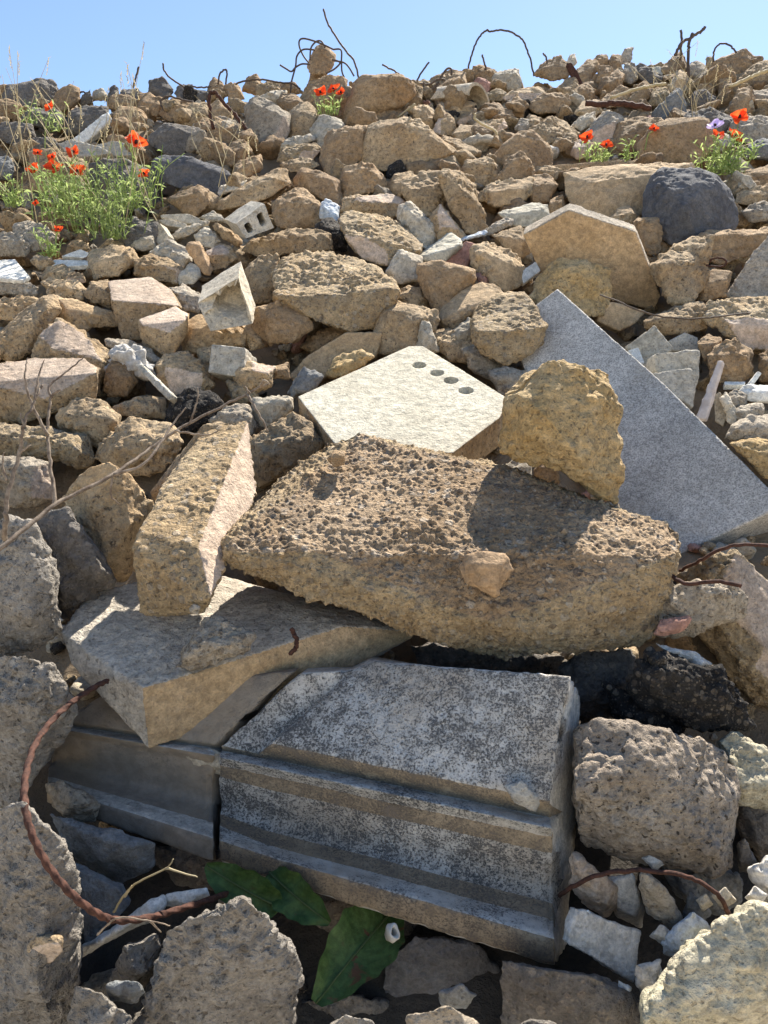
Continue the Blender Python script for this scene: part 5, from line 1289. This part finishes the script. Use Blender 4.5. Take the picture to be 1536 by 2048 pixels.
for k, (bp, tp, w, seed) in enumerate((((785, 1822, 1.58), (632, 2008, 1.40), 0.125, 1), ((560, 1815, 1.50), (412, 1730, 1.50), 0.08, 5), ((540, 1745, 1.54), (660, 1845, 1.48), 0.075, 9))):
    b, t = P(*bp), P(*tp)
    V, Fc, rib = leaf_geo(b, t, w, 34, 0.08, 0.006, seed, Vector((-0.2, -0.85, 0.5)))
    lf = mesh_obj('leaf', V, Fc, 'dock', parent=dk, origin=b, smooth=True)
    V, Fc = tube_geo(rib, 0.0026, 0.001, seg=6)
    rb = mesh_obj('rib', V, Fc, 'leaf_rib', origin=b, smooth=True); rb.parent = lf; rb.location = (0, 0, 0)
    V, Fc = tube_geo(spline([b, b + Vector((0.01, 0.05, -0.02)), b + Vector((0.03, 0.16, -0.08))], 6), 0.0035, 0.0045, seg=6)
    mesh_obj('stem', V, Fc, 'leaf_rib', parent=dk, origin=b, smooth=True)

def ring_tube():
    c = P(788, 1864, 1.40); ax = (Vector((0, 0, CAM_H)) - c).normalized(); ax = (ax + Vector((0.3, 0, 0.1))).normalized()
    a = ax.cross(Vector((0, 0, 1))).normalized(); b = ax.cross(a)
    V = []; N = 20; prof = [(0.006, -0.03), (0.012, -0.03), (0.0135, -0.01), (0.012, 0.004), (0.0095, 0.006), (0.006, 0.0), (0.005, -0.02)]
    rr = random.Random(2)
    for r, h in prof:
        for j in range(N):
            an = 2 * math.pi * j / N; q = r * (1 + 0.14 * math.sin(3 * an + h * 200) + rr.uniform(-.05, .05))
            V.append(c + a * q * math.cos(an) * 0.8 + b * q * math.sin(an) * 1.15 + ax * (h + rr.uniform(-.001, .001)))
    Fc = grid_faces(len(prof), N, True)
    Fc.append(tuple((len(prof) - 1) * N + j for j in range(N))); Fc.append(tuple(reversed(range(N))))
    o = mesh_obj('tube_end', V, Fc, 'shell', origin=c, smooth=True)
    tag(o, 'small broken whitish tube end beside the large dock leaf', 'tube')
ring_tube()

# ------------------------------------------------------------------ poppies, leafy weeds, dry grass
def petal_geo(c, up, r, open_, rr, V, Fc):
    a = up.cross(Vector((0.2, 0.9, 0.3))).normalized(); b = up.cross(a)
    ph = rr.uniform(0, 6)
    for p in range(4):
        an = ph + p * math.pi / 2; out = a * math.cos(an) + b * math.sin(an); sd = up.cross(out)
        base = len(V); n, m = 6, 7; rp = r * rr.uniform(0.85, 1.15); op = open_ * rr.uniform(0.75, 1.25)
        for i in range(n):
            t = i / (n - 1)
            for j in range(m):
                s = j / (m - 1) * 2 - 1
                w = rp * 0.95 * math.sin(math.pi * min(0.62, 0.12 + 0.5 * t)) 
                V.append(c + out * (rp * t * math.sin(op) + rp * 0.1 * s * s * (-t)) + up * (rp * t * math.cos(op) * (1 - 0.35 * t) + 0.06 * rp * math.sin(5 * s + 7 * t + ph) * t) + sd * (w * s))
        Fc += grid_faces(n, m, False, base)

def poppy(x, y, s, bx, by, label, dd=0.0, mat='petal', group=None):
    rr = random.Random(int(x * 3 + y)); d = D(bx, by) - 0.12 + dd
    c = P(x, y, d); base = P(bx, by, d + 0.04)
    up = Vector((rr.uniform(-.5, .5), rr.uniform(-1.4, -.6), 0.6)).normalized()
    o = empty('poppy', base); tag(o, label, 'flower', group)
    V, Fc = [], []
    r = s * d / F * 0.64
    petal_geo(c - up * r * 0.4, up, r, rr.uniform(0.75, 1.15), rr, V, Fc)
    mesh_obj('petals', V, Fc, mat, parent=o, origin=c, smooth=True)
    V, Fc = tube_geo(spline([c - up * r * .45, c - up * r * 0.1, c + up * r * 0.05], 4), r * 0.2, r * 0.14, seg=8)
    mesh_obj('flower_eye', V, Fc, 'flower_eye', parent=o, origin=c, smooth=True)
    mid = (c + base) * 0.5 + Vector((rr.uniform(-.02, .02), 0, 0.02))
    V, Fc = tube_geo(spline([base, mid, c - up * r * 0.9, c - up * r * 0.4], 6), 0.0035, 0.0028, seg=6)
    mesh_obj('stem', V, Fc, 'leaf', parent=o, origin=base, smooth=True)
    return o
for a in ((97, 212, 17, 90, 300, 'lone poppy high up, just under the broad dark crest rock'), (75, 303, 15, 95, 380, 'small poppy, uppermost of the close bunch in the big clump'), (145, 301, 22, 150, 380, 'poppy in front of the whitish slab in the grass'),
          (103, 312, 17, 110, 390, 'poppy just above the biggest bloom of the close bunch'), (66, 335, 23, 90, 420, 'poppy at the outer end of the close bunch in the big clump'), (106, 330, 25, 115, 410, 'biggest bloom of the close bunch in the big clump'),
          (154, 340, 24, 160, 420, 'poppy standing alone in the middle of the big clump'), (287, 345, 19, 280, 420, 'poppy at the stone side of the big clump beside the lower dark slab'), (273, 281, 31, 262, 400, 'largest poppy with spread petals beside the upper dark slab'),
          (258, 274, 12, 258, 400, 'small half open poppy touching the largest poppy'), (116, 457, 15, 112, 500, 'lowest poppy, under the big clump'), (70, 405, 11, 85, 440, 'tiny poppy low in the big clump'),
          (640, 182, 20, 652, 225, 'first of three small poppies on the crest, next to the balanced rock'), (666, 176, 20, 665, 228, 'middle one of three small poppies on the crest'), (681, 183, 16, 675, 230, 'smallest of three small poppies on the crest, beside the overhanging block'),
          (1174, 272, 22, 1178, 318, 'poppy above the thin slab, taller of the small pair'), (1213, 287, 17, 1205, 320, 'poppy above the thin slab, lower of the small pair'), (1309, 255, 15, 1290, 300, 'poppy half hidden behind the block on the thick slab'),
          (1480, 231, 26, 1465, 320, 'topmost poppy of the clump beside the block on the thick slab'), (1438, 268, 22, 1440, 320, 'poppy nearest to the block on the thick slab'), (1473, 269, 27, 1455, 330, 'large poppy under the topmost one of its clump')):
    poppy(*a, dd=-0.05 if a[1] > 250 else 0)
poppy(1430, 248, 24, 1430, 320, 'pale mauve flower behind the block on the thick slab', dd=0.08, mat='mauve_petal')

def weed(x, y, h, w, n, label, seed, d_off=-0.1, name='leafy_weed', lw=0.010):
    """a clump of narrow upright leaves; h, w in photo pixels"""
    rr = random.Random(seed); d = D(x, y) + d_off; base = P(x, y, d); k = d / F
    o = empty(name, base); tag(o, label, 'plant', None)
    V, Fc = [], []; SV, SF = [], []
    for i in range(int(n * 0.68)):
        bx = rr.gauss(0, 0.24) * w * k; by = rr.uniform(-0.25, 0.25) * w * k * 0.6
        b = base + Vector((bx, by, max(0, by) * 0.6))
        H = h * k * rr.uniform(0.35, 1.05); lean = Vector((rr.gauss(0, .22) + bx * 0.5 / (w * k), rr.gauss(-0.1, .25), 1)).normalized()
        tip = b + lean * H + Vector((rr.gauss(0, .12) * H, rr.gauss(0, .12) * H, -0.08 * H))
        mid = b + lean * H * 0.55
        pts = spline([b, mid, tip], 3)
        tube_geo(pts, 0.0022, 0.0012, 4, 0, SV, SF)
        for q in range(rr.randint(4, 7)):       # leaves up the stem
            t = rr.uniform(0.1, 1.0); c = pts[min(int(t * (len(pts) - 1)), len(pts) - 1)]
            L = rr.uniform(0.025, 0.06) * (1.3 - 0.5 * t)
            dr = Vector((rr.gauss(0, 1), rr.gauss(0, 1), rr.uniform(0.2, 1.6))).normalized()
            sd = dr.cross(Vector((rr.gauss(0, 1), rr.gauss(0, 1), rr.gauss(0, 1)))).normalized() * lw * rr.uniform(0.5, 1.1) * 0.5
            z = len(V); dn = Vector((0, 0, -0.25 * L))
            V += [c - sd * 0.3, c + sd * 0.3, c + dr * L * 0.5 + sd, c + dr * L * 0.5 - sd, c + dr * L + dn]
            Fc += [(z, z + 1, z + 2, z + 3), (z + 3, z + 2, z + 4)]
    mesh_obj('leaves', V, Fc, 'leaf', parent=o, origin=base, smooth=False)
    mesh_obj('stems', SV, SF, 'leaf', parent=o, origin=base, smooth=True)
weed(190, 468, 150, 150, 90, 'dense green weed at the heart of the big poppy clump', 1)
weed(120, 440, 130, 110, 60, 'green weed under the close bunch of poppies', 2)
weed(262, 420, 130, 110, 60, 'green weed beside the two dark slabs', 3)
weed(150, 390, 80, 130, 40, 'green weed at the back of the big poppy clump', 4, 0.05)
weed(30, 415, 70, 70, 30, 'yellow green weed at the edge near the blue grey stone', 5)
weed(108, 515, 70, 40, 14, 'thin green weed carrying the lowest poppy', 6, -0.2)
weed(230, 480, 80, 80, 30, 'green weed in front of the dark earthy stone', 7)
weed(660, 232, 50, 50, 22, 'little green weed under the three small poppies', 8, -0.2)
weed(1185, 325, 42, 60, 26, 'low green weed under the small poppy pair', 9, -0.12)
weed(1262, 322, 48, 36, 14, 'low green weed beside the block on the thick slab', 10, -0.08)
weed(1447, 350, 85, 100, 70, 'dense green weed right of the block on the thick slab', 11, -0.12)
weed(1500, 320, 50, 40, 14, 'thin green weed at the edge of the clump on the thick slab', 12, -0.1)
weed(55, 250, 70, 60, 16, 'sparse weed below the broad dark crest rock', 13, -0.1)
weed(100, 265, 60, 60, 16, 'sparse weed under the lone high poppy', 14, -0.1)

def dry_stalks():
    rr = random.Random(5); V, Fc = [], []
    spots = [(rr.uniform(-20, 320), rr.uniform(320, 460)) for _ in range(16)] + [(rr.uniform(-10, 150), rr.uniform(240, 400)) for _ in range(12)]
    spots += [(rr.uniform(150, 300), rr.uniform(280, 400)) for _ in range(14)] + [(rr.uniform(1330, 1420), rr.uniform(190, 240)) for _ in range(22)] + [(rr.uniform(390, 520), rr.uniform(280, 400)) for _ in range(10)]
    for x, y in spots:
        d = D(x, y) - rr.uniform(0.0, 0.25); b = P(x, y, d); H = rr.uniform(0.25, 0.62) * (0.75 if x > 350 else 1)
        ln = Vector((rr.gauss(-0.15 if x < 350 else 0, .3), rr.gauss(0, .2), 1)).normalized()
        pts = spline([b, b + ln * H * 0.5 + Vector((rr.gauss(0, .02), 0, 0)), b + ln * H + Vector((rr.gauss(0, .07), 0, -.02))], 4)
        tube_geo(pts, 0.0024, 0.0011, 4, 0, V, Fc)
        if rr.random() < 0.55:
            t = pts[-1]
            for q in range(9):
                c = t - ln * 0.012 * q; dr = (ln + Vector((rr.gauss(0, .5), rr.gauss(0, .5), rr.gauss(0, .2)))).normalized() * 0.022
                z = len(V); sd = Vector((0.003, 0.001, 0))
                V += [c - sd, c + sd, c + dr]; Fc.append((z, z + 1, z + 2))
    o = mesh_obj('grass', V, Fc, 'straw', origin=P(150, 430, D(150, 430)))
    tag(o, 'dry straw coloured grass stalks among the poppies', kind='stuff')
dry_stalks()

# ------------------------------------------------------------------ small rubble in the gaps: nobody could count it
def rubble():
    rr = random.Random(21); bases = []
    for k in range(14):
        V = []
        for _ in range(15):
            v = Vector((rr.gauss(0, 1), rr.gauss(0, 1), rr.gauss(0, 1))).normalized()
            V.append(Vector((v.x * rr.uniform(.7, 1.2), v.y * rr.uniform(.6, 1), v.z * rr.uniform(.35, .7))))
        o = bpy.data.objects.new('t', hull_mesh(V)); COL.objects.link(o)
        m = o.modifiers.new('r', 'REMESH'); m.mode = 'VOXEL'; m.voxel_size = 0.11
        bases.append(o)
    dg = bpy.context.evaluated_depsgraph_get(); shp = []
    for k, o in enumerate(bases):
        me = bpy.data.meshes.new_from_object(o.evaluated_get(dg))
        for v in me.vertices: v.co *= 0.07
        roughen(me, 0.14, 1.1, 1, 1.0, 50 + k)
        co = np.empty(len(me.vertices) * 3); me.vertices.foreach_get('co', co); co = co.reshape(-1, 3) / 0.07
        fc = np.array([list(p.vertices) for p in me.polygons if len(p.vertices) == 4])
        shp.append((co, fc)); bpy.data.meshes.remove(me)
    for o in bases:
        me = o.data; bpy.data.objects.remove(o); bpy.data.meshes.remove(me)
    mats = ['tan', 'brown', 'greyc', 'pale', 'pebbly', 'brick', 'asphalt', 'plaster']
    AV, AF, AM = [], [], []; nb = 0
    def put(p, s, mi):
        nonlocal nb
        co, fc = shp[rr.randrange(len(shp))]
        a = [rr.uniform(0, 6.28) for _ in range(3)]
        ca, sa, cb, sb, cc, sc = math.cos(a[0]), math.sin(a[0]), math.cos(a[1] * .12), math.sin(a[1] * .12), math.cos(a[2] * .12), math.sin(a[2] * .12)
        Rz = np.array([[ca, -sa, 0], [sa, ca, 0], [0, 0, 1]]); Rx = np.array([[1, 0, 0], [0, cb, -sb], [0, sb, cb]]); Ry = np.array([[cc, 0, sc], [0, 1, 0], [-sc, 0, cc]])
        AV.append(co @ (Rz @ Rx @ Ry).T * s + np.array(p)); AF.append(fc + nb); AM.append(np.full(len(fc), mi)); nb += len(co)
    for _ in range(1900):
        x = rr.uniform(-4.2, 4.6); y = rr.uniform(0.95, 7.0)
        if abs(x) > 0.62 * y + 0.5 or y > crest_y(x) + 0.2: continue
        s = rr.uniform(0.02, 0.085) * (0.55 + 0.16 * y)
        low = y < 1.75
        mi = rr.choices(range(8), (1, 2, 3, 1, 2, 0.3, 3, 0.7) if low else (5, 5, 2, 1.0, 3, 0.3, 0.6, 0.4))[0]
        put((x, y, ground_z(x, y) + rr.uniform(-0.2, 0.5) * s), s, mi)
    for _ in range(1100):
        x = rr.uniform(-3, 3.2); y = rr.uniform(1.75, 4.6)
        if abs(x) > 0.62 * y + 0.4: continue
        put((x, y, ground_z(x, y) + rr.uniform(0.0, 0.05)), rr.uniform(0.025, 0.075), rr.choices(range(8), (5, 3, 2.5, 3.5, 2, 0.6, 0.4, 1.4))[0])
    for _ in range(520):
        x = rr.uniform(-4.4, 4.8); y = rr.uniform(3.6, 7.0)
        if abs(x) > 0.62 * y + 0.5 or y > crest_y(x) + 0.1: continue
        put((x, y, ground_z(x, y) + rr.uniform(0.0, 0.09)), rr.uniform(0.07, 0.17), rr.choices(range(8), (5, 6, 1.5, 0.7, 2, 0.2, 0.3, 0.2))[0])
    # loose grit lying nearer the surface in the gaps
    for _ in range(3200):
        x = rr.uniform(-4.2, 4.6); y = rr.uniform(1.9, 6.4)
        if abs(x) > 0.62 * y + 0.5 or y > crest_y(x): continue
        put((x, y, ground_z(x, y) + rr.uniform(0.0, 0.03)), rr.uniform(0.008, 0.035) * (0.5 + 0.2 * y), rr.choices(range(8), (4, 3, 3, 2, 2, .5, 1, 1))[0])
    V = np.concatenate(AV); Fq = np.concatenate(AF); M = np.concatenate(AM)
    me = bpy.data.meshes.new('rubble')
    me.vertices.add(len(V)); me.vertices.foreach_set('co', V.ravel())
    me.loops.add(Fq.size); me.loops.foreach_set('vertex_index', Fq.ravel().astype(np.int32))
    me.polygons.add(len(Fq)); me.polygons.foreach_set('loop_start', np.arange(0, Fq.size, 4, dtype=np.int32))
    me.polygons.foreach_set('material_index', M.astype(np.int32)); me.polygons.foreach_set('use_smooth', np.ones(len(Fq), bool))
    me.update(calc_edges=True); me.validate()
    for m in mats: me.materials.append(MATS[m])
    o = bpy.data.objects.new('rubble', me); COL.objects.link(o)
    tag(o, 'small broken rubble and grit filling the gaps between the larger pieces', kind='stuff')
rubble()

auto_labels()
for s in STONES:
    tag(s['obj'], s['label'], s['cat'], s['group'])
for o in scene.objects:
    if o.parent is None and o.get('label') and not o.get('kind'): o['kind'] = 'thing'
